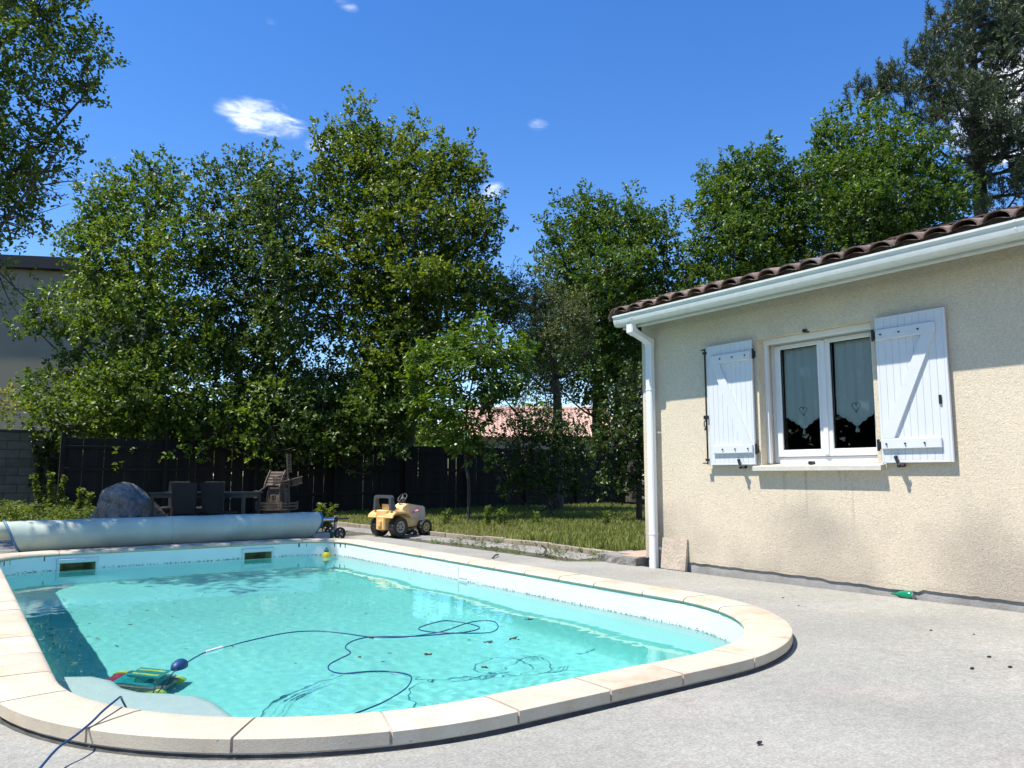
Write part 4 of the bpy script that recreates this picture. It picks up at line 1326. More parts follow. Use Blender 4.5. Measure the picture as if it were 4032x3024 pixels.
tp('front_axle', MB().cbox((.57, -.15, .10), (.63, .15, .16), .01), 'grey_plastic')
tp('rear_axle', MB().lathe([(.02, -.15), (.02, .15)], 10, Matrix.Translation((0, 0, .162)) @ Matrix.Rotation(R(90), 4, 'X')), 'grey_plastic')
sw = Matrix.Translation((.285, 0, .60)) @ Matrix.Rotation(R(-52), 4, 'Y')
stw = tp('steering_wheel', MB().tube([sw @ Vector((.085 * math.cos(a), .085 * math.sin(a), 0)) for a in [q * 2 * math.pi / 22 for q in range(22)]], .011, 8, closed=True), 'black_plastic', smooth=60)
s3 = MB()
for k in range(3):
    a = k * 2.094 + .5; s3.tube([sw @ Vector((0, 0, -.006)), sw @ Vector((.083 * math.cos(a), .083 * math.sin(a), 0))], .009, 6)
s3.lathe([(.03, -.012), (.026, .012)], 12, sw)
tp('spokes', s3, 'grey_plastic', stw)
tp('steering_column', MB().tube([(.34, 0, .50), (.292, 0, .592)], [.026, .014], 10), 'black_plastic')
tp('lever', MB().tube([(.42, -.10, .36), (.44, -.135, .385), (.46, -.16, .39)], [.010, .012, .02], 8).sphere((.465, -.165, .392), .022, 8, 6), 'pink')
tp('pedal', MB().cbox((.40, -.17, .10), (.46, -.10, .13), .005), 'alu_dull')
solo('wheel_chock', MB().cbox((6.66, 11.72, 0), (6.74, 11.90, .055), .005), 'black_plastic', 'black block in front of the toy tractor wheel', 'block')

# ------------------------------------------------------------------ float in the pool
dk = thing('pool_float', 'small yellow floating dispenser with teal top at the far pool corner', 'pool float', (4.50, 10.93, ZW - .03))
part('body', MB().lathe([(.02, -.035), (.05, -.02), (.058, .01), (.058, .05), (.048, .078), (.028, .092)], 18), 'yellow', dk, smooth=50, local=True)
part('beak', MB().cbox((.045, -.02, .02), (.078, .02, .055), .008), 'yellow', dk, local=True)
part('cap', MB().lathe([(.028, .090), (.036, .100), (.034, .122), (.018, .135)], 14), 'teal', dk, smooth=40, local=True)
part('ring', MB().lathe([(.016, .134), (.02, .15), (.01, .156)], 10), 'teal', dk, smooth=40, local=True)

# ------------------------------------------------------------------ things by the wall
sm = MB().prism([(0, 0), (.335, 0), (.345, .02), (.345, .335), (0, .335)], -.018, .018, 'yzx')
sm.xform(Matrix.Translation((6.44, 5.76, .004)) @ Matrix.Rotation(R(2), 4, 'Z') @ Matrix.Rotation(R(8), 4, 'Y'))
solo('leaning_slab', sm, 'slab', 'rippled beige paving slab leaning on the wall beside the downpipe', 'slab')
bt = thing('green_bottle', 'green plastic bottle lying in the gutter gap under the wall', 'bottle', (6.452, 3.42, .0))
part('body', MB().lathe([(.006, -.10), (.012, -.06), (.030, -.02), (.040, .03), (.041, .075), (.034, .085)], 18, Matrix.Translation((0, 0, .042)) @ Matrix.Rotation(R(90), 4, 'X')), 'green_bottle', bt, smooth=50, local=True)
part('base_ring', MB().lathe([(.018, .085), (.030, .0855), (.030, .088), (.018, .088)], 16, Matrix.Translation((0, 0, .042)) @ Matrix.Rotation(R(90), 4, 'X')), 'alu_dull', bt, local=True)
# broken step beside the corner of the house
stp = thing('broken_step', 'broken concrete step topped with terracotta tiles by the house corner', 'step', (6.75, 6.7, 0))
def rough_block(x0, y0, x1, y1, z0, z1, n=6, j=.018):
    V = []; F = []
    P = []
    for k in range(n): P.append((x0 + (x1 - x0) * k / n, y0))
    for k in range(n): P.append((x1, y0 + (y1 - y0) * k / n))
    for k in range(n): P.append((x1 + (x0 - x1) * k / n, y1))
    for k in range(n): P.append((x0, y1 + (y0 - y1) * k / n))
    m = len(P)
    for z, jj in ((z0, j), ((z0 + z1) / 2, j), (z1, j * .7)):
        for p in P: V.append((p[0] + rnd.uniform(-jj, jj), p[1] + rnd.uniform(-jj, jj), z + rnd.uniform(-jj, jj) * .3))
    for i in range(2):
        for k in range(m): F.append((i * m + k, i * m + (k + 1) % m, (i + 1) * m + (k + 1) % m, (i + 1) * m + k))
    F.append(tuple(2 * m + k for k in range(m)))
    return MB().add(V, F)
part('concrete', rough_block(6.34, 6.42, 7.1, 6.90, -.05, .085).add(*(lambda b: (b.v, b.f))(rough_block(6.52, 6.90, 7.1, 7.26, -.05, .07))), 'rubble', stp)
part('tile', MB().cbox((6.40, 6.43, .086), (6.74, 6.70, .10), .003), 'tile_red', stp)
part('tile', MB().cbox((6.76, 6.43, .086), (7.09, 6.70, .10), .003), 'tile_red', stp)
part('tile', MB().cbox((6.62, 6.71, .084), (7.09, 6.98, .098), .003), 'tile_red', stp)
solo('iron_foot', MB().cbox((6.455, 6.05, .0), (6.488, 6.09, .10), .004).box((6.45, 6.03, .10), (6.488, 6.12, .112)), 'alu_dull', 'small metal bracket at the foot of the downpipe', 'bracket')

# ------------------------------------------------------------------ boulder, table, chairs, windmill
def boulder():
    r3 = np.random.default_rng(11)
    dirs = r3.normal(size=(26, 3)); dirs /= np.linalg.norm(dirs, axis=1)[:, None]; offs = r3.uniform(.78, 1.0, 26)
    ph = r3.uniform(0, 6.3, (12, 4)); kk = r3.uniform(2, 11, 12)
    def fn(d):
        v = np.array(d); s = 1.15
        for q, o in zip(dirs, offs):
            c = float(v @ q)
            if c > .2: s = min(s, o / c)
        for i in range(12):
            s += .030 / (1 + kk[i] * .10) * math.sin(kk[i] * (v[0] * math.cos(ph[i, 0]) + v[1] * math.sin(ph[i, 0]) * math.cos(ph[i, 1]) + v[2] * math.sin(ph[i, 1])) + ph[i, 2])
        return s * (1 - .30 * max(0.0, v[2]) * (1 - v[2] * .85)) * (1.10 if v[2] < .15 else 1.0 + .10 * max(0, (.5 - v[2]) / .35))
    return MB().sphere((2.38, 14.25, .22), (.60, .56, .64), 72, 44, fn)
solo('boulder', boulder(), 'rock', 'large grey boulder behind the pool cover roll', 'boulder', smooth=50, base=Vector((2.38, 14.25, 0)))

tb = thing('garden_table', 'grey metal garden table with chairs in the shade by the fence', 'table', (3.47, 13.62, 0), -YAW)
def tbp(n, mb, m, p=None): return part(n, mb, m, p or tb, local=True)
tbp('table_top', MB().cbox((-.80, -.43, .715), (.80, .43, .745), .006), 'table_grey')
tbp('apron', MB().box((-.76, -.40, .655), (.76, -.375, .714)).box((-.76, .375, .655), (.76, .40, .714)).box((-.76, -.374, .655), (-.735, .374, .714)).box((.735, -.374, .655), (.76, .374, .714)), 'table_grey')
for x in (-.77, .72):
    for y in (-.41, .36): tbp('leg', MB().cbox((x, y, 0), (x + .05, y + .05, .714), .004), 'table_grey')
def chair(loc, rz_, label):
    c = thing('wicker_chair', label, 'chair', loc, rz_, 'wicker chairs round the garden table')
    P = lambda n, mb: part(n, mb, 'wicker', c, local=True)
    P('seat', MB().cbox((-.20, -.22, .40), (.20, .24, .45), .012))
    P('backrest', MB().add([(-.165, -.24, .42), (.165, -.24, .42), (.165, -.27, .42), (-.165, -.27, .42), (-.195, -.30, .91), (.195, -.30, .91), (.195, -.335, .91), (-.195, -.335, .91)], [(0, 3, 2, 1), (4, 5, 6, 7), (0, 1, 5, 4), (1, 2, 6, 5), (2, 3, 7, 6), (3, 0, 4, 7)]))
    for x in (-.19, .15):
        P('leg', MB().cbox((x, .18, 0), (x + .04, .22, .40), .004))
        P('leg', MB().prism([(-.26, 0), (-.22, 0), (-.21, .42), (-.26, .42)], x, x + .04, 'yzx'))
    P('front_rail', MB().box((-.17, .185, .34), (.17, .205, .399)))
    return c
def ctr(px, D): p = at(px, 1050, D); return (float(p[0]), float(p[1]), 0)
chair(ctr(412, 12.55), -YAW + R(6), 'wicker chair with its back to the pool nearest the boulder')
chair(ctr(477, 12.7), -YAW - R(3), 'wicker chair with its back to the pool at the table middle')
chair(ctr(372, 14.3), -YAW + R(180), 'wicker chair on the fence side of the table nearest the boulder')
chair(ctr(448, 14.4), -YAW + R(176), 'wicker chair on the fence side of the table seen between two chair backs')

wm = thing('garden_windmill', 'small wooden garden windmill behind the pool cover roll', 'windmill', (4.74, 13.84, 0), R(-52))
def wp(n, mb, m='old_wood', p=None): return part(n, mb, m, p or wm, local=True)
def frustum(a, b, z0, z1):
    return MB().add([(-a, -a, z0), (a, -a, z0), (a, a, z0), (-a, a, z0), (-b, -b, z1), (b, -b, z1), (b, b, z1), (-b, b, z1)], [(0, 3, 2, 1), (4, 5, 6, 7), (0, 1, 5, 4), (1, 2, 6, 5), (2, 3, 7, 6), (3, 0, 4, 7)])
wp('base', frustum(.17, .17, 0, .40))
wp('platform', MB().cbox((-.25, -.25, .40), (.25, .25, .425), .004))
for z in (.455, .505):
    for s in (-1, 1):
        wp('railing_slat', MB().cbox((-.265, s * .25 - .008, z), (.265, s * .25 + .008, z + .03), .003))
        wp('railing_slat', MB().cbox((s * .25 - .008, -.241, z + .002), (s * .25 + .008, .241, z + .032), .003))
for x in (-.25, .25):
    for y in (-.25, .25): wp('railing_post', MB().cbox((x - .018, y - .018, .41), (x + .018, y + .018, .555), .003))
for k in range(7):
    a = .145 - .05 * k / 7; b = .145 - .05 * (k + 1) / 7
    wp('tower_plank', frustum(a, b + .004, .426 + k * .064, .426 + (k + 1) * .064 - .003))
wp('tower_core', frustum(.13, .08, .42, .875), 'fence_wood')
for sx in (-1, 1):
    for sy in (-1, 1):
        wp('corner_strip', MB().tube([(sx * .148, sy * .148, .426), (sx * .098, sy * .098, .875)], .013, 4))
for s in (-1, 1):
    for k in range(5):
        y0, z0 = .16 - .032 * k, .84 + .052 * k
        wp('roof_slat', MB().cbox((-.15, -.02, -.006), (.15, .024, .006), .002, Matrix.Translation((0, s * (y0 - .01), z0 + .02)) @ Matrix.Rotation(-s * R(58), 4, 'X')))
for x in (-.155, .155):
    wp('gable_board', MB().prism([(-.19, .82), (-.165, .815), (-.15, .87), (0, 1.07), (.15, .87), (.165, .815), (.19, .82), (.165, .90), (.02, 1.12), (-.02, 1.12), (-.165, .90)], x - .01, x + .01, 'yzx'))
wp('window_frame', MB().cbox((-.035, -.135, .60), (.035, -.118, .68), .003))
wp('window_opening', MB().box((-.018, -.1365, .615), (.018, -.134, .665)), 'black_bit')
wp('tail_beam', MB().tube([(-.12, 0, .90), (-.42, .0, .70)], .016, 6))
wp('tail_wheel', MB().lathe([(.07, -.012), (.07, .012)], 16, Matrix.Translation((-.45, 0, .68)) @ Matrix.Rotation(R(90), 4, 'X')))
hub_ = wp('sail_hub', MB().lathe([(.03, 0), (.03, .10)], 12, Matrix.Translation((.14, 0, .93)) @ Matrix.Rotation(R(90), 4, 'Y')))
for k in range(4):
    m_ = Matrix.Translation((.21, 0, .93)) @ Matrix.Rotation(R(8 + 90 * k), 4, 'X')
    sa = wp('sail', MB().cbox((-.012, -.012, 0), (.012, .012, .47), .002).xform(m_))
    for q in range(8):
        wp('sail_slat', MB().box((-.006, .012, .14 + q * .042), (.0, .115, .158 + q * .042)).xform(m_), 'old_wood', sa)
    wp('sail_edge', MB().box((-.007, .112, .12), (.005, .125, .47)).xform(m_), 'old_wood', sa)

# ------------------------------------------------------------------ boundary: fence and block wall
FY = 19.3
fence = thing('wooden_fence', 'dark wooden board fence with rails at the back of the garden', 'fence', (9.5, FY, 0))
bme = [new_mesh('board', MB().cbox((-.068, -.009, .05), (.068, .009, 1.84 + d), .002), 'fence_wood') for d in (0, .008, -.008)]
x = 1.9; k = 0
while x < 18.5:
    link('board', bme[k % 3], fence, Matrix.Translation((x - 9.5, 0, 0)) @ Matrix.Rotation(rnd.uniform(-.006, .006), 4, 'Y'))
    x += .138 + (rnd.uniform(.001, .008) if rnd.random() < .25 else .0005); k += 1
for i in range(9):
    px_ = 1.85 + i * 2.08
    part('post', MB().cbox((px_ - .045, FY - .13, 0), (px_ + .045, FY - .05, 1.95), .004), 'fence_wood', fence)
    if i < 8:
        for z in (.50, 1.12, 1.60):
            part('rail', MB().cbox((px_ + .046, FY - .055, z), (px_ + 2.034, FY - .0095, z + .07), .004), 'fence_wood', fence)

BY = 21.6
bw = thing('block_wall', 'grey concrete block boundary wall at the left below the neighbour house', 'wall', (0, BY, 0))
part('mortar_core', MB().box((-3.6, BY + .01, -.05), (2.3, BY + .17, 2.05)), 'block_joint', bw)
blk = new_mesh('block', MB().cbox((-.246, -.004, .004), (.246, .18, .194), .006), 'block')
for r_ in range(10):
    for c_ in range(12):
        x = -3.35 + c_ * .505 + (.25 if r_ % 2 else 0)
        if x > 2.2: continue
        link('block', blk, bw, Matrix.Translation((x, rnd.uniform(-.002, .002), r_ * .203)))
part('coping_cap', MB().cbox((-3.6, BY - .02, 2.052), (2.32, BY + .20, 2.10), .006), 'block_joint', bw)
for x in (2.45, 2.72):
    pass
gp = thing('gate_post', 'pair of old wooden posts at the fence end beside the block wall', 'post', (2.5, 20.3, 0))
part('post', MB().cbox((-.05, -.05, 0), (.05, .05, 1.75), .006), 'old_wood', gp, local=True)
part('post', MB().cbox((.36, -.05, 0), (.46, .05, 1.70), .006), 'old_wood', gp, local=True)
part('rail', MB().cbox((.05, -.02, .42), (.36, .02, .50), .004), 'old_wood', gp, local=True)

nb = thing('neighbour_house', 'tall beige neighbour house with dark flat roof edge behind the trees', 'house', tuple(float(q) for q in (*at(170, 900, 26)[:2], 0)), 0)
dr = Vector(_fw * math.cos(R(80)) + _rt * math.sin(R(80))); bk = Vector((-dr.y, dr.x, 0))
if bk.dot(Vector(_fw)) < 0: bk = -bk
c0 = Vector((*at(170, 900, 26)[:2], 0))
ztop = float(at(170, 588, 26)[2])
def nbox(u0, u1, v0, v1, z0, z1):
    P = [c0 + dr * u + bk * v for u, v in ((u0, v0), (u1, v0), (u1, v1), (u0, v1))]
    return MB().add([(p.x, p.y, z0) for p in P] + [(p.x, p.y, z1) for p in P], [(0, 3, 2, 1), (4, 5, 6, 7), (0, 1, 5, 4), (1, 2, 6, 5), (2, 3, 7, 6), (3, 0, 4, 7)])
part('wall', nbox(-9, 0, 0, 7, 0, ztop), 'neighbour_wall', nb)
part('roof_edge', nbox(-9.3, .10, -.28, 7.3, ztop + .005, ztop + .42), 'dark_roof', nb)
part('downpipe', MB().tube([tuple(c0 + dr * -.08 + bk * -.06 + Vector((0, 0, z))) for z in (1.5, ztop)], .05, 8), 'dark_roof', nb)

# far bungalow behind the fence
D2 = 40
A = at(1000, 930, D2); B_ = at(1330, 930, D2)
fh = thing('far_bungalow', 'distant bungalow with pale pink tiled roof seen under the trees', 'house', (float(A[0]), float(A[1]), 0))
ax = Vector((B_ - A)); ax.z = 0; Lh = ax.length; ax.normalize(); by = Vector((-ax.y, ax.x, 0))
if by.dot(Vector(_fw)) < 0: by = -by
z_e = float(at(1200, 944, D2)[2]); z_r = float(at(1200, 886, D2 + 5)[2])
O2 = Vector((float(A[0]), float(A[1]), 0))
V = [tuple(O2 + ax * u + by * v + Vector((0, 0, z))) for u, v, z in ((.3, .4, 0), (Lh, .4, 0), (Lh, 8, 0), (.3, 8, 0), (.3, .4, z_e), (Lh, .4, z_e), (Lh, 8, z_e), (.3, 8, z_e), (.3, 4.4, z_r - .1))]
part('wall', MB().add(V, [(0, 1, 5, 4), (1, 2, 6, 5), (2, 3, 7, 6), (3, 0, 4, 8, 7)]), 'neighbour_wall', fh)
V = []; F = []; nr, nc = 16, int(Lh / .22) * 6
for r_ in range(nr):
    for e in (0, 1):
        v = (r_ + e) / nr * 4.4
        z0 = z_e + (z_r - z_e) * (r_ + e) / nr + (.05 if e == 0 else .0)
        for c_ in range(nc + 1):
            u = -.2 + (Lh + .4) * c_ / nc
            V.append(tuple(O2 + ax * u + by * v + Vector((0, 0, z0 + .045 * math.sin(c_ / 6 * 2 * math.pi)))))
for r_ in range(nr * 2 - 1):
    for c_ in range(nc):
        i = r_ * (nc + 1) + c_; F.append((i, i + 1, i + nc + 2, i + nc + 1))
rf = part('roof', MB().add(V, F), 'pink_tile', fh)
part('ridge', MB().tube([tuple(O2 + ax * -.2 + by * 4.4 + Vector((0, 0, z_r + .03))), tuple(O2 + ax * (Lh + .2) + by * 4.4 + Vector((0, 0, z_r + .03)))], .13, 8), 'pink_tile', rf)
part('back_slope', MB().add([tuple(O2 + ax * u + by * v + Vector((0, 0, z))) for u, v, z in ((-.2, 4.41, z_r), (Lh + .2, 4.41, z_r), (Lh + .2, 8.8, z_e), (-.2, 8.8, z_e))], [(0, 1, 2, 3)]), 'pink_tile', rf)

# ------------------------------------------------------------------ vegetation
def leaf_arrays(base, along, nrm, L, Wd, fold=.18):
    """two folded quads per leaf"""
    n = len(base)
    side = np.cross(along, nrm); side /= np.linalg.norm(side, axis=1)[:, None] + 1e-9
    up_ = np.cross(side, along)
    L = L[:, None]; Wd = Wd[:, None]
    b = base; a = along
    lift = up_ * Wd * fold
    V = np.stack([b, b + a * L * .33 + side * Wd * .42 + lift, b + a * L * .74 + side * Wd * .5 + lift, b + a * L - up_ * L * .08,
                  b + a * L * .74 - side * Wd * .5 + lift, b + a * L * .33 - side * Wd * .42 + lift], 1).reshape(-1, 3)
    i = np.arange(n)[:, None] * 6
    Q = np.concatenate([i + np.array([0, 1, 2, 3]), i + np.array([0, 3, 4, 5])], 1).reshape(-1, 4)
    return V, Q

def unit(v):
    return v / (np.linalg.norm(v, axis=1)[:, None] + 1e-9)

def sprig_leaves(P, Dr, r, per, L, Wd, twig, droop=0.0, tone=None, flat=.6):
    """leaves set round short shoots; P shoot bases, Dr shoot directions"""
    n = len(P)
    t = np.tile(np.linspace(.15, 1.0, per), n) * r.uniform(.85, 1.1, n * per)
    Pi = np.repeat(P, per, 0); Di = np.repeat(Dr, per, 0)
    rv = r.normal(size=(n * per, 3)); rv -= Di * (rv * Di).sum(1)[:, None]; rv = unit(rv)
    al = unit(Di * .55 + rv * .9 + np.array([0, 0, -droop]))
    base = Pi + Di * (t * twig)[:, None]
    nr = unit(np.array([0, 0, 1.0]) * flat + Di * .2 + r.normal(size=(n * per, 3)) * .45)
    Ls = L * r.uniform(.7, 1.2, n * per); Ws = Wd * r.uniform(.75, 1.2, n * per)
    V, Q = leaf_arrays(base, al, nr, Ls, Ws)
    sp = r.uniform(0, 1, n) if tone is None else tone
    tint = np.clip(np.repeat(sp, per) * .65 + r.uniform(0, .45, n * per), 0, 1)
    return V, Q, np.repeat(tint, 6)

def join(parts):
    V = []; Q = []; T = []; k = 0
    for v, q, t in parts:
        V.append(v); Q.append(q + k); T.append(t); k += len(v)
    return np.concatenate(V), np.concatenate(Q), np.concatenate(T)

def in_poly(px, py, poly):
    inside = np.zeros(len(px), bool); n = len(poly)
    for i in range(n):
        (x1, y1), (x2, y2) = poly[i], poly[(i + 1) % n]
        c = ((y1 > py) != (y2 > py)) & (px < (x2 - x1) * (py - y1) / (y2 - y1 + 1e-9) + x1)
        inside ^= c
    return inside

def edge_dist(px, py, poly):
    d = np.full(len(px), 1e9); n = len(poly)
    for i in range(n):
        a = np.array(poly[i], float); b = np.array(poly[(i + 1) % n], float); ab = b - a
        t = np.clip(((px - a[0]) * ab[0] + (py - a[1]) * ab[1]) / (ab @ ab + 1e-9), 0, 1)
        d = np.minimum(d, np.hypot(px - a[0] - ab[0] * t, py - a[1] - ab[1] * t))
    return d

def clumps(poly, D, r, n, rad, tmax, sep=.55, holes=()):
    """clump centres filling a crown whose outline from the terrace is poly; the crown is as deep as it is broad"""
    xs = [p[0] for p in poly]; ys = [p[1] for p in poly]
    out = []; R_ = []
    tries = 0
    m = D * OV / 3050.0                      # metres per overview pixel at that distance
    while len(out) < n and tries < 60:
        tries += 1
        px = r.uniform(min(xs), max(xs), 400); py = r.uniform(min(ys), max(ys), 400)
        ok = in_poly(px, py, poly); px, py = px[ok], py[ok]
        if not len(px): continue
        ed = edge_dist(px, py, poly) * m
        for x, y, e in zip(px, py, ed):
            if len(out) >= n: break
            if any(((x - hx) / hr) ** 2 + ((y - hy) / hv) ** 2 < 1 for hx, hy, hr, hv in holes): continue
            q = min(rad * (.45 + 1.0 * r.uniform() ** 1.5), max(.16, e * .9 + .05))
            th = min(tmax, e * 1.25 + .15)
            c = at(x, y, D + r.uniform(-th, th))
            if c[2] < .4: continue
            if any(np.linalg.norm(c - o) < sep * .5 * (q + s) for o, s in zip(out, R_)): continue
            out.append(c); R_.append(q)
    return np.array(out), np.array(R_)

def crown_mesh(name, cs, rs, r, m, L, Wd, dens, per, twig, droop=0.0, up=.5, flat=.6):
    P = []; Dd = []; T = []
    for c, q in zip(cs, rs):
        k = max(4, int(dens * q * q))
        d = unit(r.normal(size=(k, 3)) + np.array([0, 0, .25]))
        rr = q * r.uniform(.35, 1.0, k) ** .6
        P.append(c + d * rr[:, None] * np.array([1.12, 1.12, .58]))
        Dd.append(unit(d + np.array([0, 0, up]) + r.normal(size=(k, 3)) * .3))
        T.append(np.clip(r.uniform(.0, .95) + r.normal(0, .12, k), 0, 1))
    P = np.concatenate(P); Dd = np.concatenate(Dd); T = np.concatenate(T)
    return sprig_leaves(P, Dd, r, per, L, Wd, twig, droop, T, flat)

def wood(trunk, radii, cs, r, limbs=14, r_limb=.05, twig_r=.012, start=.25):
    """trunk, limbs and thin branches out to the leaf clumps"""
    mb = MB()
    tp_ = smooth_path(trunk, 5)
    rad = list(np.interp(np.linspace(0, 1, len(tp_)), np.linspace(0, 1, len(radii)), radii))
    mb.tube(tp_, rad, 9)
    nodes = [np.array(p) for p in tp_[int(len(tp_) * start):]]
    nrad = rad[int(len(tp_) * start):]
    if len(cs) == 0: return mb
    order = r.permutation(len(cs)); chosen = []
    for i in order:
        if all(np.linalg.norm(cs[i] - cs[j]) > 1.1 for j in chosen): chosen.append(i)
        if len(chosen) >= limbs: break
    pool_n = list(nodes)
    tn = np.array(nodes)
    for i in chosen:
        e = cs[i]
        hd_ = np.hypot(tn[:, 0] - e[0], tn[:, 1] - e[1])
        want = e[2] - .55 * hd_
        k = int(np.argmin(np.abs(tn[:, 2] - want)))
        s = tn[k]; mid = (s + e) / 2 + np.array([0, 0, -.12 * np.linalg.norm(e - s)]) + r.normal(size=3) * .10
        pth = smooth_path([tuple(s), tuple(s * .7 + mid * .3 + r.normal(size=3) * .04), tuple(mid), tuple(e)], 4)
        r0 = min(r_limb, nrad[k] * .7)
        mb.tube(pth, list(np.linspace(r0, twig_r, len(pth))), 6, caps=False)
        pool_n += [np.array(p) for p in pth[3:]]
    pn = np.array(pool_n)
    for i in range(len(cs)):
        if i in chosen: continue
        e = cs[i]
        dd = np.linalg.norm(pn - e, axis=1) + .8 * np.maximum(0, pn[:, 2] - e[2])
        s = pn[int(np.argmin(dd))]
        if np.linalg.norm(s - e) > 3.5: continue
        mid = (s + e) / 2 + r.normal(size=3) * .06 + np.array([0, 0, -.05])
        mb.tube([tuple(s), tuple(mid), tuple(e)], [twig_r * 1.1, twig_r * .8, twig_r * .4], 4, caps=False)
    return mb

def tree(name, label, group, poly, D, trunk, radii, seed, n, rad, tmax, m, L, Wd, dens, per, twig, droop=0.0, limbs=14, up=.5, holes=(), sep=.55, spikes=(), cat='tree', r_limb=.07, flat=.6, bark='bark', skirt=()):
    r = np.random.default_rng(seed)
    cs, rs = clumps(poly, D, r, n, rad, tmax, sep, holes)
    if len(skirt):
        cs = np.concatenate([cs, np.array([at(x + r.uniform(-6, 6), y + r.uniform(-5, 5), d_) for x, y, d_, q in skirt])]); rs = np.concatenate([rs, np.array([q for *_, q in skirt])])
    tr_ = [tuple(float(q) for q in p) for p in trunk]
    t = thing(name, label, cat, (tr_[0][0], tr_[0][1], 0), 0, group)
    extra = []
    for (x0, y0, x1, y1) in spikes:               # upright leafy shoots that break the outline
        a = at(x0, y0, D + r.uniform(-.5, .5)); b = at(x1, y1, D + r.uniform(-.5, .5))
        k = max(2, int(np.linalg.norm(b - a) / .13))
        pts = a + (b - a) * np.linspace(0, 1, k)[:, None] + r.normal(size=(k, 3)) * .04
        extra.append((pts, np.linspace(.24, .12, k)))
    ec = [e[0] for e in extra]; er = [e[1] for e in extra]
    lcs = np.concatenate([cs] + ec) if ec else cs
    lrs = np.concatenate([rs] + er) if er else rs
    V, Q, T = crown_mesh(name, lcs, lrs, r, m, L, Wd, dens, per, twig, droop, up, flat)
    part('trunk', wood(tr_, radii, cs, r, limbs, r_limb), bark, t, smooth=60)
    V = V - np.array([tr_[0][0], tr_[0][1], 0])
    link('crown', fast_mesh('crown', V, Q, m, T), t)
    return t

def gz(x, y, D, z=0.0):
    p = at(x, y, D); return (float(p[0]), float(p[1]), z)
def pt(x, y, D): return tuple(float(q) for q in at(x, y, D))

LO = dict(L=.112, Wd=.064, per=7, twig=.26)
# oaks behind the fence
tree('oak_tree', 'broad leafy oak at the left overhanging the boulder and table', 'oaks behind the fence',
     [(165,430),(190,392),(250,395),(300,352),(345,352),(395,388),(425,440),(450,520),(470,640),(500,740),(560,800),(590,900),(560,960),(470,985),(380,1000),(300,1020),(230,1005),(190,960),(110,960),(60,905),(35,855),(90,805),(130,760),(115,690),(45,722),(75,640),(150,610),(168,545),(140,525),(172,480)],
     19.5, [gz(330,1000,21.5), pt(330,900,21.5), pt(328,700,21.3), pt(320,560,21), pt(315,420,20.6)], [.24, .21, .16, .10, .03], 101, 330, .56, 2.6, 'leaf_oak', dens=114, holes=[(235,760,20,28),(300,640,18,22),(360,740,22,26),(175,770,16,20)],
     spikes=[(250,430,240,366),(345,400,352,340),(300,400,306,345),(170,560,120,515),(120,700,35,712),(395,420,402,380),(60,860,30,848)], skirt=[(x_, 880 + 40 * math.sin(x_ * .05) + (i_ % 3) * 34, 17.6 + (i_ % 4) * .3, .30 + .12 * (i_ % 2)) for i_, x_ in enumerate(list(range(60, 590, 11)))], limbs=18, **LO)
tree('oak_tree', 'mid-height oak between the left oak and the tallest oak', 'oaks behind the fence',
     [(432,430),(440,352),(475,385),(520,335),(570,322),(620,372),(680,382),(705,480),(720,700),(750,850),(765,940),(700,975),(640,990),(560,940),(500,880),(455,760),(440,600),(420,500)],
     20, [gz(575,1000,22), pt(578,900,22), pt(585,700,21.6), pt(580,500,21), pt(570,380,20.5)], [.22, .19, .14, .08, .03], 102, 260, .56, 2.4, 'leaf_oak_dull', dens=114, holes=[(560,800,18,24),(640,860,16,20),(480,720,15,20)],
     spikes=[(445,400,436,346),(520,380,505,330),(570,370,578,316),(610,400,632,352),(470,420,465,372),(660,410,668,370)], skirt=[(x_, 890 + 30 * math.sin(x_ * .07) + (i_ % 3) * 38, 18.2 + (i_ % 4) * .3, .30 + .12 * (i_ % 2)) for i_, x_ in enumerate(list(range(520, 900, 10)))], limbs=15, **LO)
tree('oak_tree', 'tallest oak in the row with a pointed top', 'oaks behind the fence',
     [(692,310),(722,282),(748,275),(770,232),(788,280),(830,300),(870,308),(900,268),(915,325),(960,318),(1008,322),(1030,375),(1050,425),(1070,475),(1062,540),(1085,595),(1118,645),(1100,705),(1010,745),(930,830),(870,930),(780,960),(740,900),(712,700),(695,500),(684,400)],
     20, [gz(862,1000,22), pt(858,900,22), pt(850,700,21.8), pt(838,500,21.2), pt(800,330,20.5)], [.30, .26, .20, .13, .03], 103, 410, .56, 2.8, 'leaf_oak_yellow', dens=114, holes=[(880,760,18,22),(950,690,16,20)],
     spikes=[(770,290,770,205),(790,290,788,236),(742,310,745,262),(700,330,697,266),(828,310,830,268),(895,310,902,248),(872,320,880,280),(960,340,955,300),(1008,350,1016,306),(1030,400,1046,358),(1062,470,1082,440),(1062,510,1088,500)], limbs=22, **LO)
tree('oak_tree', 'slim oak leaning beside the tallest oak behind the fence', 'oaks behind the fence',
     [(760,820),(830,760),(900,800),(940,860),(900,930),(830,955),(740,985),(700,1000),(680,960),(700,880)],
     19.3, [gz(880,1000,22.3), pt(885,930,22.1), pt(905,860,21.6), pt(900,800,20.5)], [.18, .16, .11, .04], 104, 110, .42, 1.6, 'leaf_oak2', dens=114, limbs=8,
     spikes=[(600,950,592,1010),(730,950,742,1005),(640,960,628,1000)], **LO)
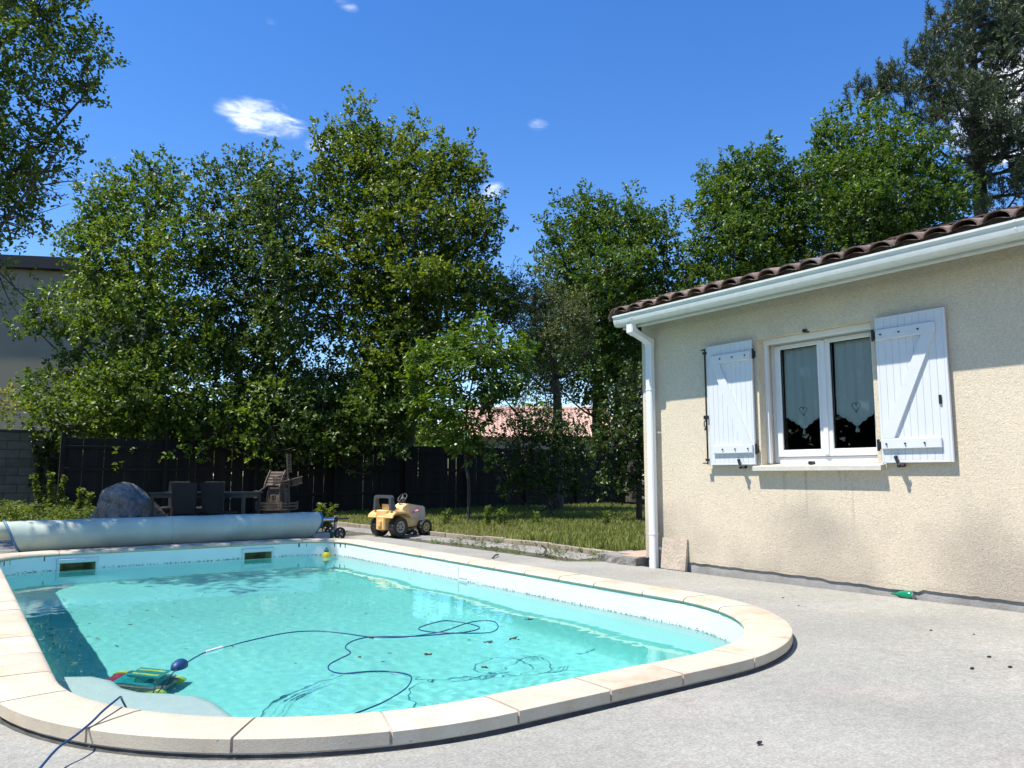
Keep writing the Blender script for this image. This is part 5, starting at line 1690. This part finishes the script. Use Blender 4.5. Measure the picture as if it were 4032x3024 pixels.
tree('oak_tree', 'rounded oak left of the tiled roof corner', 'oaks by the house',
     [(1145,600),(1170,520),(1182,478),(1212,445),(1260,420),(1310,435),(1372,436),(1440,465),(1470,520),(1482,620),(1460,740),(1400,840),(1330,870),(1270,830),(1240,720),(1180,650)],
     24, [gz(1368,1000,26), pt(1368,860,26), pt(1362,720,25.6), pt(1330,560,25), pt(1310,460,24.5)], [.26, .22, .16, .09, .03], 105, 260, .56, 2.6, 'leaf_oak2', dens=115, holes=[(1350,730,14,16)],
     spikes=[(1260,440,1268,405),(1370,450,1370,410),(1212,460,1206,432),(1440,480,1452,446),(1182,500,1176,470),(1310,450,1306,420)], limbs=14, **LO)
tree('oak_tree', 'dense oak behind the roof with one tall side shoot', 'oaks by the house',
     [(1492,520),(1512,445),(1530,375),(1590,345),(1640,335),(1662,320),(1690,360),(1722,410),(1732,560),(1680,660),(1500,690),(1465,620)],
     23, [gz(1600,1000,24.5), pt(1600,800,24.5), pt(1600,600,24), pt(1610,420,23.4)], [.26, .20, .13, .04], 106, 220, .56, 2.4, 'leaf_oak2', dens=114,
     spikes=[(1664,345,1668,292),(1668,340,1674,310),(1530,400,1520,360),(1575,370,1572,330),(1615,360,1612,326),(1500,470,1496,440)], limbs=12, **LO)
tree('oak_tree', 'wide spreading oak behind the roof in front of the pine', 'oaks by the house',
     [(1692,400),(1735,335),(1782,280),(1830,245),(1900,232),(1960,268),(2020,298),(2058,345),(2080,400),(2085,470),(2000,560),(1900,620),(1700,650),(1680,480)],
     23, [gz(1890,1000,25), pt(1890,780,25), pt(1895,560,24.5), pt(1890,380,23.6)], [.30, .24, .16, .05], 107, 340, .56, 2.8, 'leaf_oak2', dens=114,
     spikes=[(1785,300,1778,258),(1800,290,1812,234),(1850,260,1846,232),(1905,250,1900,214),(1965,280,1972,252),(2025,310,2036,286),(2075,400,2098,392),(2070,440,2104,436)], limbs=16, **LO)
# small-leaved oak at the left edge, standing beside the terrace
LH = dict(L=.068, Wd=.041, per=7, twig=.17)
tree('oak_tree', 'oak reaching in from the left edge with bare lower twigs', None,
     [(-420,-160),(-100,-260),(150,-160),(172,-40),(178,50),(212,80),(202,105),(240,150),(212,162),(188,190),(200,202),(172,230),(140,222),(108,238),(74,242),(92,272),(140,268),(166,310),(160,350),(130,370),(118,400),(82,420),(62,480),(66,508),(20,556),(-80,600),(-260,590),(-420,420)],
     10.9, [gz(-330,1000,12.2), pt(-320,800,12), pt(-260,500,11.7), pt(-180,250,11.2), pt(-90,40,10.8)], [.26, .22, .17, .11, .04], 108, 400, .46, 2.6, 'leaf_holm', dens=160, holes=[(150,255,26,10),(60,330,14,16),(-30,440,26,22),(95,390,20,14)],
     spikes=[(190,150,248,152),(170,90,212,72),(150,210,190,218),(110,275,166,285),(130,330,172,345),(60,450,90,500)], limbs=24, r_limb=.09, **LH)
tree('oak_tree', 'shaded oak between the grey-leaved tree and the house corner', 'oaks by the house',
     [(1150,640),(1250,600),(1350,590),(1480,640),(1480,800),(1440,880),(1380,900),(1330,905),(1280,890),(1200,870),(1130,850),(1120,760)],
     28, [gz(1290,1000,29), pt(1290,860,29), pt(1300,720,28.6), pt(1320,620,28.2)], [.22, .18, .12, .04], 114, 260, .60, 2.2, 'leaf_oak2', dens=100, limbs=10, **LO)
# hedge on the left boundary: mirrored in the window panes
def left_hedge():
    r = np.random.default_rng(140)
    cs = np.array([(-8.2 + r.normal() * .9, r.uniform(3.5, 18.5), 1.0 + 6.0 * r.uniform()) for q in range(260)])
    V, Q, T = crown_mesh('c', cs, np.full(len(cs), .85), r, None, .34, .22, 14, 6, .4)
    tag(link('boundary_hedge', fast_mesh('boundary_hedge', V, Q, 'leaf_oak', T)), 'tall leafy hedge along the left boundary, mirrored in the window panes', 'hedge', kind='stuff')
left_hedge()
# cherry tree on the lawn
tree('cherry_tree', 'young cherry tree with long drooping leaves standing before the fence', None,
     [(890,870),(908,805),(880,775),(950,738),(1000,728),(1048,705),(1075,742),(1128,745),(1148,785),(1120,805),(1128,850),(1062,870),(1085,925),(1045,985),(1005,1010),(962,965),(912,925)],
     16.6, [gz(1012,1060,16.6, .05), pt(1012,1040,16.6), pt(1005,990,16.6), pt(1010,880,16.5), pt(1040,740,16.4)], [.042, .038, .032, .022, .010], 109, 95, .30, 1.1, 'leaf_cherry', L=.15, Wd=.05, dens=150, per=9, twig=.22, droop=.55, limbs=14, up=.7, r_limb=.03,
     spikes=[(1050,760,1048,698),(1000,770,992,716),(1125,780,1140,738),(905,820,896,795),(960,780,955,732),(940,900,900,884)], sep=.6)
tree('grey_leaved_tree', 'grey-green small-leaved tree between cherry and house', None,
     [(1062,640),(1110,602),(1180,612),(1255,640),(1290,700),(1284,760),(1232,800),(1200,850),(1130,840),(1092,750)],
     20.6, [gz(1205,1010,21.5), pt(1205,920,21.5), pt(1200,820,21.3), pt(1180,700,20.8)], [.16, .14, .10, .03], 110, 150, .42, 1.6, 'leaf_olive', L=.064, Wd=.029, dens=180, per=8, twig=.2, limbs=12, spikes=[(1110,620,1106,580),(1180,625,1186,590),(1250,650,1268,632),(1080,640,1070,606)], skirt=[(x_, 850 + (i_ % 3) * 26, 20 + (i_ % 3) * .3, .34) for i_, x_ in enumerate(range(1080, 1215, 9))], sep=.6)
tree('hedge_shrub', 'dark leafy shrub against the fence beside the house corner', None,
     [(1295,905),(1320,850),(1372,790),(1420,780),(1440,900),(1430,1065),(1380,1085),(1318,1075),(1290,1000)],
     16.2, [gz(1380,1070,16.4, .05), pt(1380,1000,16.4), pt(1375,850,16.2)], [.07, .05, .02], 111, 110, .36, 1.1, 'leaf_hedge', L=.075, Wd=.055, dens=150, per=8, twig=.16, limbs=8, cat='shrub', r_limb=.03, sep=.6)
tree('fence_shrub', 'low dark shrub on the lawn at the foot of the fence', None,
     [(1050,985),(1080,930),(1120,890),(1180,880),(1240,905),(1300,930),(1300,1060),(1200,1075),(1080,1070)],
     18, [gz(1190,1070,18.2, .05), pt(1190,1020,18.2), pt(1195,960,18)], [.05, .04, .02], 112, 130, .34, .7, 'leaf_hedge', L=.07, Wd=.05, dens=130, per=8, twig=.16, limbs=6, cat='shrub', r_limb=.025, sep=.6)
tree('yellow_shrub', 'yellow-leaved branch reaching in at the left edge', None,
     [(-160,850),(-40,830),(20,845),(30,870),(38,895),(20,910),(-60,905),(-160,920)],
     14.5, [gz(-120,1080,15), pt(-118,980,15), pt(-100,880,14.8)], [.05, .04, .015], 113, 34, .20, .6, 'leaf_yellow', L=.06, Wd=.03, dens=170, per=8, twig=.16, limbs=5, cat='shrub', r_limb=.02)

# tall pine behind the oaks
def pine():
    r = np.random.default_rng(120)
    poly = [(1824,225),(1848,170),(1888,200),(1902,150),(1955,128),(1962,90),(2000,80),(2012,20),(2060,-60),(2150,-150),(2300,-200),(2450,-60),(2450,300),(2300,430),(2212,470),(2110,480),(2080,390),(2030,310),(1960,262),(1880,240)]
    holes = [(2175,175,22,12),(2200,235,28,14),(2150,300,14,9)]
    D = 31
    cs, rs = clumps(poly, D, r, 430, .62, 3.2, .55, holes)
    trunk = [gz(2128,1000,32), pt(2126,700,32), pt(2118,430,31.8), pt(2105,250,31.4), pt(2100,60,31), pt(2098,-140,31)]
    t = thing('pine_tree', 'tall grey-green pine rising above the roof at the right', 'tree', (trunk[0][0], trunk[0][1], 0))
    part('trunk', wood([tuple(map(float, p)) for p in trunk], [.36, .32, .27, .22, .15, .05], cs, r, 34, .11, .022, .35), 'bark', t, smooth=60)
    P = []; Dd = []; T = []
    for c, q in zip(cs, rs):
        k = max(6, int(86 * q * q))
        d = unit(r.normal(size=(k, 3)) + np.array([0, 0, .4]))
        P.append(c + d * (q * r.uniform(.3, 1, k))[:, None]); Dd.append(unit(d * .6 + np.array([0, 0, .9]) + r.normal(size=(k, 3)) * .2))
        T.append(np.clip(r.uniform(0, .7) + r.normal(0, .15, k), 0, 1))
    for (x0, y0, x1, y1) in [(1850,220,1852,162),(1880,230,1878,186),(1900,190,1898,142),(1958,150,1957,98),(2000,100,2004,12),(1922,200,1926,140),(1840,240,1828,200),(1866,225,1868,176)]:
        a, b = at(x0, y0, D), at(x1, y1, D)
        k = 9; P.append(a + (b - a) * np.linspace(0, 1, k)[:, None]); Dd.append(unit(np.tile(b - a, (k, 1)) + r.normal(size=(k, 3)) * .12)); T.append(np.full(k, .5))
    P = np.concatenate(P); Dd = np.concatenate(Dd); T = np.concatenate(T)
    per = 17; n = len(P)
    tt = np.tile(np.linspace(0, 1, per), n); Pi = np.repeat(P, per, 0); Di = np.repeat(Dd, per, 0)
    rv = r.normal(size=(n * per, 3)); rv -= Di * (rv * Di).sum(1)[:, None]; rv = unit(rv)
    al = unit(Di * .75 + rv * .75); b0 = Pi + Di * (tt * .30)[:, None]
    L = .17 * r.uniform(.8, 1.15, n * per); w_ = .016
    sd = unit(np.cross(al, r.normal(size=(n * per, 3))))
    V = np.stack([b0 + sd * w_, b0 - sd * w_, b0 + al * L[:, None] - sd * w_ * .5 + np.array([0, 0, -.012]), b0 + al * L[:, None] + sd * w_ * .5 + np.array([0, 0, -.012])], 1).reshape(-1, 3)
    Q = (np.arange(n * per)[:, None] * 4 + np.arange(4))
    tint = np.repeat(np.clip(np.repeat(T, per) * .6 + r.uniform(0, .4, n * per), 0, 1), 4)
    link('crown', fast_mesh('crown', V - np.array([trunk[0][0], trunk[0][1], 0]), Q, 'needles', tint), t)
pine()

# bare twigs of the left-hand oak
def bare_twigs():
    r = np.random.default_rng(5); mb = MB()
    for (x0, y0, x1, y1) in [(20,380,158,372),(40,330,160,360),(-20,470,150,440),(10,480,70,515),(60,420,140,432),(90,400,170,395),(0,560,70,650),(0,600,45,690),(-10,580,90,670)]:
        a, b = at(x0, y0, 10.8), at(x1, y1, 10.6)
        m_ = (a + b) / 2 + r.normal(size=3) * .08
        p = smooth_path([tuple(a), tuple(m_), tuple(b)], 5); mb.tube(p, list(np.linspace(.012, .003, len(p))), 4)
        for k in range(7):
            s = Vector(p[2 + k % (len(p) - 3)]); e = s + Vector(r.normal(size=3) * .12) + Vector((.06, -.04, .05)); mb.tube([s, (s + e) / 2 + Vector(r.normal(size=3) * .015), e], [.004, .003, .0015], 3)
    return mb
lt = [o for o in C.objects if o.get('label', '').startswith('oak reaching in')][0]
part('bare_twigs', bare_twigs(), 'bark', lt)
def hanging_leaves():
    r = np.random.default_rng(6)
    cs = [at(x, y, 10.8) for x, y in [(10,600),(25,620),(40,640),(20,650),(55,660),(5,680),(30,690),(70,520),(10,520),(35,560)]]
    V, Q, T = crown_mesh('x', np.array(cs), np.full(len(cs), .28), r, None, .06, .03, 60, 6, .18)
    V -= np.array([*lt.location])
    link('low_foliage', fast_mesh('low_foliage', V, Q, 'leaf_holm', T), lt)
hanging_leaves()

# far foliage that closes the view under the crowns
def mass(name, spots, seed, m, L, Wd, dens, per, twig, label, cat):
    r = np.random.default_rng(seed)
    cs = np.array([at(x, y, D) for x, y, D, q in spots]); rs = np.array([q for *_, q in spots])
    V, Q, T = crown_mesh(name, cs, rs, r, m, L, Wd, dens, per, twig)
    return tag(link(name, fast_mesh(name, V, Q, m, T)), label, cat, kind='stuff')
r9 = np.random.default_rng(77)
mass('far_foliage', [(x + r9.uniform(-12, 12), y + r9.uniform(-8, 8), 29 + r9.uniform(-3, 3), r9.uniform(.7, 1.1)) for x in range(150, 900, 26) for y in (905, 945, 985)], 78, 'leaf_fern', .13, .075, 45, 7, .3, 'pale green bushes beyond the fence seen under the oaks', 'bushes')
mass('far_woods', [(x + r9.uniform(-30, 30), y + r9.uniform(-10, 10), 70 + r9.uniform(-6, 6), r9.uniform(2.0, 3.2)) for x in range(-300, 1500, 60) for y in (940, 985)], 79, 'leaf_oak2', .7, .42, 6, 6, 1.0, 'far line of trees beyond the neighbouring gardens', 'trees')

# undergrowth and ferns at the left, behind the roller
def fern_bed():
    r = np.random.default_rng(21)
    cs = []; rs = []
    for k in range(120):
        x = r.uniform(-60, 205); D = r.uniform(13.6, 17.5)
        p = at(x, 1080, D); cs.append([p[0], p[1], r.uniform(.06, .24)]); rs.append(r.uniform(.12, .22))
    V, Q, T = crown_mesh('f', np.array(cs), np.array(rs), r, None, .085, .026, 190, 9, .22, .3, .9)
    return tag(link('fern_bed', fast_mesh('fern_bed', V, Q, 'leaf_fern', T)), 'sunlit ferns and brambles growing left of the boulder', 'ferns', kind='stuff')
fern_bed()
def stem_plant(name, label, x, y, z0, h, seed, m, L=.09, Wd=.028, group=None, stems=1, lean=.12, dens=14):
    r = np.random.default_rng(seed)
    t = thing(name, label, 'plant', (x, y, z0), 0, group)
    mb = MB(); P = []; Dd = []
    for s in range(stems):
        d = Vector((r.normal() * lean, r.normal() * lean, 1)).normalized(); hh = h * r.uniform(.75, 1.05)
        o = Vector((r.normal() * .04 * (stems > 1), r.normal() * .04 * (stems > 1), 0))
        mb.tube([o, o + d * hh * .5, o + d * hh], [.006, .005, .002], 5)
        k = max(4, int(dens * hh / .4))
        for q in range(k):
            P.append(o + d * hh * (.15 + .85 * q / k)); Dd.append(d)
    part('stem', mb, 'twig', t, local=True)
    V, Q, T = sprig_leaves(np.array(P), np.array(Dd), r, 4, L, Wd, .03, .15)
    link('foliage', fast_mesh('foliage', V, Q, m, T), t)
    return t
def fwd(x, y, D): p = at(x, y, D); return float(p[0]), float(p[1])
stem_plant('leafy_weed', 'bushy green weed behind the right end of the cover roll', *fwd(706, 1060, 14.2), 0, .52, 31, 'leaf_fern', .10, .03, stems=6, lean=.2)
stem_plant('bramble', 'tall bramble shoot rising in front of the block wall', *fwd(118, 1060, 15.5), 0, 1.15, 32, 'leaf_fern', .09, .06, stems=3, lean=.15)
stem_plant('bramble', 'short bramble with pale leaves beside the boulder', *fwd(165, 1060, 15), 0, .75, 33, 'leaf_fern', .10, .05, stems=4, lean=.25)
for i, (px, D, h, lb) in enumerate([(965,15.3,.30,'upright lawn weed left of the cherry trunk'),(1052,14.6,.42,'tall leafy weed in the sun right of the cherry trunk'),(1080,14.8,.32,'second leafy weed right of the cherry trunk'),
        (1160,15.2,.30,'weed in the middle of the lawn shadow edge'),(1305,14.6,.34,'weed on the lawn nearest the house corner')]):
    x, y = fwd(px, 1060, D)
    stem_plant('lawn_weed', lb, x, y, .05, h, 40 + i, 'weed', .085, .022, 'weeds standing in the lawn', 2, .10, 18)

# vine hanging on the block wall
def vine():
    r = np.random.default_rng(8); t = thing('wall_vine', 'dark vine hanging down the concrete block wall', 'vine', (1.75, BY - .05, 0))
    mb = MB(); P = []
    for k in range(9):
        x = 1.2 + r.uniform(0, 1.0); z = 2.1; p = [(x, BY - .04, z)]
        while z > r.uniform(.3, 1.1):
            x += r.normal() * .06; z -= .12; p.append((x, BY - .05 - abs(r.normal()) * .02, z)); P.append(p[-1])
        mb.tube(p, .008, 4)
    part('stems', mb, 'bark', t)
    P = np.array(P); V, Q, T = sprig_leaves(P, unit(np.tile([0, -1.0, -.2], (len(P), 1)) + r.normal(size=(len(P), 3)) * .5), r, 6, .07, .055, .10)
    link('foliage', fast_mesh('foliage', V - np.array([1.75, BY - .05, 0]), Q, 'leaf_hedge', T), t)
vine()

# ------------------------------------------------------------------ grass
def grass():
    r = np.random.default_rng(55)
    n = 112000
    x = r.uniform(6.35, 17.5, n); y = r.uniform(6.5, 19.2, n)
    lx = np.interp(y, [p[1] for p in lawn_poly[:11]], [p[0] for p in lawn_poly[:11]])
    keep = (x > lx + .015) & ~((y < 6.55)) & ~((x < 7.12) & (y < 7.28))
    # what the terrace can see of the lawn: skip the part hidden behind the house
    keep &= (y > 6.9) | (x < 8)
    d = x * _fw[0] + y * _fw[1]
    keep &= r.uniform(0, 1, n) < np.clip((16.5 / d) ** 2.0, .15, 1)
    x, y = x[keep], y[keep]; n = len(x)
    patch = .5 + .5 * np.sin(x * 1.7 + 1.3 * np.sin(y * 1.1)) * np.sin(y * 1.9 + np.sin(x * 2.3))
    dry = .25 + .75 * np.clip(1.0 - (x - np.interp(y, [p[1] for p in lawn_poly[:11]], [p[0] for p in lawn_poly[:11]])) / 2.2, 0, 1) * (y > 9.5)
    h = (.04 + .06 * patch + .05 * r.uniform(0, 1, n) ** 3) * (1 - .35 * dry)
    a = r.uniform(0, 2 * np.pi, n); lean = r.uniform(.05, .65, n) * h
    w_ = .0058 * r.uniform(.7, 1.5, n)
    dx, dy = np.cos(a), np.sin(a)
    z0 = np.full(n, .05)
    base = np.stack([x, y, z0], 1); sd = np.stack([-dy * w_, dx * w_, np.zeros(n)], 1)
    mid = base + np.stack([dx * lean * .35, dy * lean * .35, h * .6], 1); tip = base + np.stack([dx * lean, dy * lean, h], 1)
    V = np.stack([base - sd, base + sd, mid + sd * .8, mid - sd * .8, tip + sd * .15, tip - sd * .15], 1).reshape(-1, 3)
    i = np.arange(n)[:, None] * 6
    Q = np.concatenate([i + np.array([0, 1, 2, 3]), i + np.array([3, 2, 4, 5])], 1).reshape(-1, 4)
    tint = np.clip(r.uniform(0, .45, n) + .55 * dry * r.uniform(.3, 1.2, n) + .25 * (r.uniform(0, 1, n) > .86), 0, 1)
    return tag(link('grass', fast_mesh('grass', V, Q, 'grass', np.repeat(tint, 6))), 'rough lawn grass, dry near the kerb', 'grass', kind='stuff')
grass()
def joint_weeds():
    r = np.random.default_rng(66); P = []
    spots = [(5.98, 8.6, .05, .35), (6.05, 8.2, .06, .22), (6.1, 9.3, .05, .3), (6.0, 9.7, .05, .3), (6.2, 7.5, .15, .12), (6.45, 7.32, .2, .08), (6.35, 8.9, .12, .06), (6.6, 9.6, .1, .06), (6.35, 10.2, .12, .06), (6.55, 8.2, .12, .05), (6.85, 7.9, .03, .3), (6.9, 8.7, .03, .3), (6.85, 9.5, .03, .3), (6.75, 10.5, .03, .3), (6.65, 12.4, .03, .5), (6.5, 7.9, .15, .05), (6.35, 9.65, .15, .04), (6.7, 7.45, .12, .1), (5.95, 10.3, .05, .3)]
    for (x, y, sx, sy) in spots:
        k = 15
        P.append(np.stack([x + r.normal(size=k) * sx, y + r.normal(size=k) * sy, np.full(k, .004)], 1))
    P = np.concatenate(P)
    V, Q, T = sprig_leaves(P, unit(r.normal(size=(len(P), 3)) * .45 + np.array([0, 0, 1.0])), r, 5, .032, .012, .05)
    return tag(link('joint_weeds', fast_mesh('joint_weeds', V, Q, 'weed', T)), 'small weeds growing in the paving joints', 'weeds', kind='stuff')
joint_weeds()

# ------------------------------------------------------------------ litter on the deck and the water
def twig_cross(c, size, seed):
    r = np.random.default_rng(seed); mb = MB()
    for k in range(4):
        a = r.uniform(0, 6.3); d = Vector((math.cos(a), math.sin(a), r.uniform(-.05, .25))) * size * r.uniform(.5, 1)
        o = Vector(c) + Vector(r.normal(size=3) * size * .12); o.z = c[2]
        mb.tube([o - d * .4, o, o + d * .6], [.003, .0055, .003], 5)
    for k in range(5):
        o = Vector(c) + Vector((r.normal() * size * .3, r.normal() * size * .3, 0)); mb.sphere(tuple(o), (.011, .008, .004), 6, 4)
    return mb
for i, (x, y, s, lb) in enumerate([(1145,1338,.06,'brown twig cluster floating near the right pool wall'),(1112,1379,.075,'forked twig floating right of the cable loops'),(1056,1387,.07,'long thin twig floating below the cable loops'),
        (922,1413,.05,'small twig floating in the middle of the pool'),(806,1377,.05,'twig caught on the blue cable'),(1048,1441,.035,'tiny twig floating above the cable shadow')]):
    p = gpt(x, y, ZW + .003)
    solo('floating_twig', twig_cross((float(p[0]), float(p[1]), ZW + .003), s, 300 + i), 'twig', lb, 'twig', 'twigs floating on the pool')
def sunk_leaves():
    r = np.random.default_rng(91); P = []
    for k in range(45):                             # along the foot of the left wall and scattered over the floor
        y = r.uniform(7.0, 11.0); P.append((.78 + r.normal() * .05 + .3 * (r.uniform() < .2), y, -1.40 if r.uniform() < .6 else -1.41))
    for k in range(30):
        P.append((r.uniform(.9, 4.2), r.uniform(5.6, 11.0), -1.421))
    P = np.array(P); n = len(P)
    a = r.uniform(0, 6.3, n); al = np.stack([np.cos(a), np.sin(a), np.zeros(n)], 1)
    V, Q = leaf_arrays(P + np.array([0, 0, .004]), al, np.tile([0, 0, 1.0], (n, 1)) + r.normal(size=(n, 3)) * .2, r.uniform(.02, .06, n), r.uniform(.012, .03, n))
    o = tag(link('sunken_leaves', fast_mesh('sunken_leaves', V, Q, 'dead_leaf')), 'dead leaves lying on the pool floor', 'leaves', kind='stuff')
    o.cycles.is_caustics_receiver = True
sunk_leaves()
def surface_bits():
    r = np.random.default_rng(92); P = []
    for k in range(60): P.append((r.uniform(.7, 4.6), r.uniform(6.5, 11.2), ZW + .003))
    for k in range(120):
        s = r.uniform(0, PERIM); x, y = opos(s, .02 - abs(r.normal()) * .02); P.append((x, y, ZW + .004))
    P = np.array(P); n = len(P); a = r.uniform(0, 6.3, n); al = np.stack([np.cos(a), np.sin(a), np.zeros(n)], 1)
    V, Q = leaf_arrays(P, al, np.tile([0, 0, 1.0], (n, 1)), r.uniform(.008, .03, n), r.uniform(.004, .012, n))
    tag(link('surface_litter', fast_mesh('surface_litter', V, Q, 'twig')), 'tiny bits of leaf floating on the pool surface', 'litter', kind='stuff')
surface_bits()
BITS = [(1497,1281,.014,'black speck on the deck nearest the leaning slab'),(1692,1292,.012,'black speck on the deck right of the pool curve'),(1725,1309,.010,'small dark bit near the wall gap'),(1640,1606,.016,'black pellet alone in the right foreground'),
        (2011,1363,.016,'flat dark leaf bit below the green bottle'),(2104,1372,.014,'dark crumb pair member nearest the right edge'),(2100,1445,.016,'dark crumbly bit at the right'),(2137,1420,.016,'oval black pellet in the right foreground'),(2182,1442,.016,'oval black pellet at the right edge'),
        (2073,1336,.010,'small dark crumb left under the wall'),(2109,1341,.010,'small dark crumb right under the wall'),(1845,1325,.008,'tiny twig bit on the deck under the bottle')]
for i, (x, y, s, lb) in enumerate(BITS):
    p = gpt(x, y, .006)
    r_ = random.Random(i)
    solo('deck_debris', MB().sphere((float(p[0]), float(p[1]), float(p[2]) + s * .25 + (.02 if p[0] > 5.5 else .0) * 0), (s, s * .55, s * .32), 9, 6, lambda d: 1 + .25 * math.sin(d.x * 5 + i) * math.cos(d.y * 4)), 'black_bit', lb, 'debris', 'dark bits lying on the deck')
solo('fallen_stick', MB().tube(smooth_path([tuple(gpt(1167,1176,.02)), tuple(gpt(1180,1185,.03)), tuple(gpt(1176,1196,.02)), tuple(gpt(1202,1207,.012))], 4), .009, 6).tube([tuple(gpt(1176,1196,.02)), tuple(gpt(1164,1198,.012))], .007, 5), 'twig', 'forked dark stick lying on the paving before the kerb', 'stick')
solo('fallen_stick', MB().tube([tuple(gpt(1064,1206,.006)), tuple(gpt(1070,1199,.03)), tuple(gpt(1076,1198,.02))], .010, 6), 'twig', 'short bent stick on the deck beside the coping', 'stick')
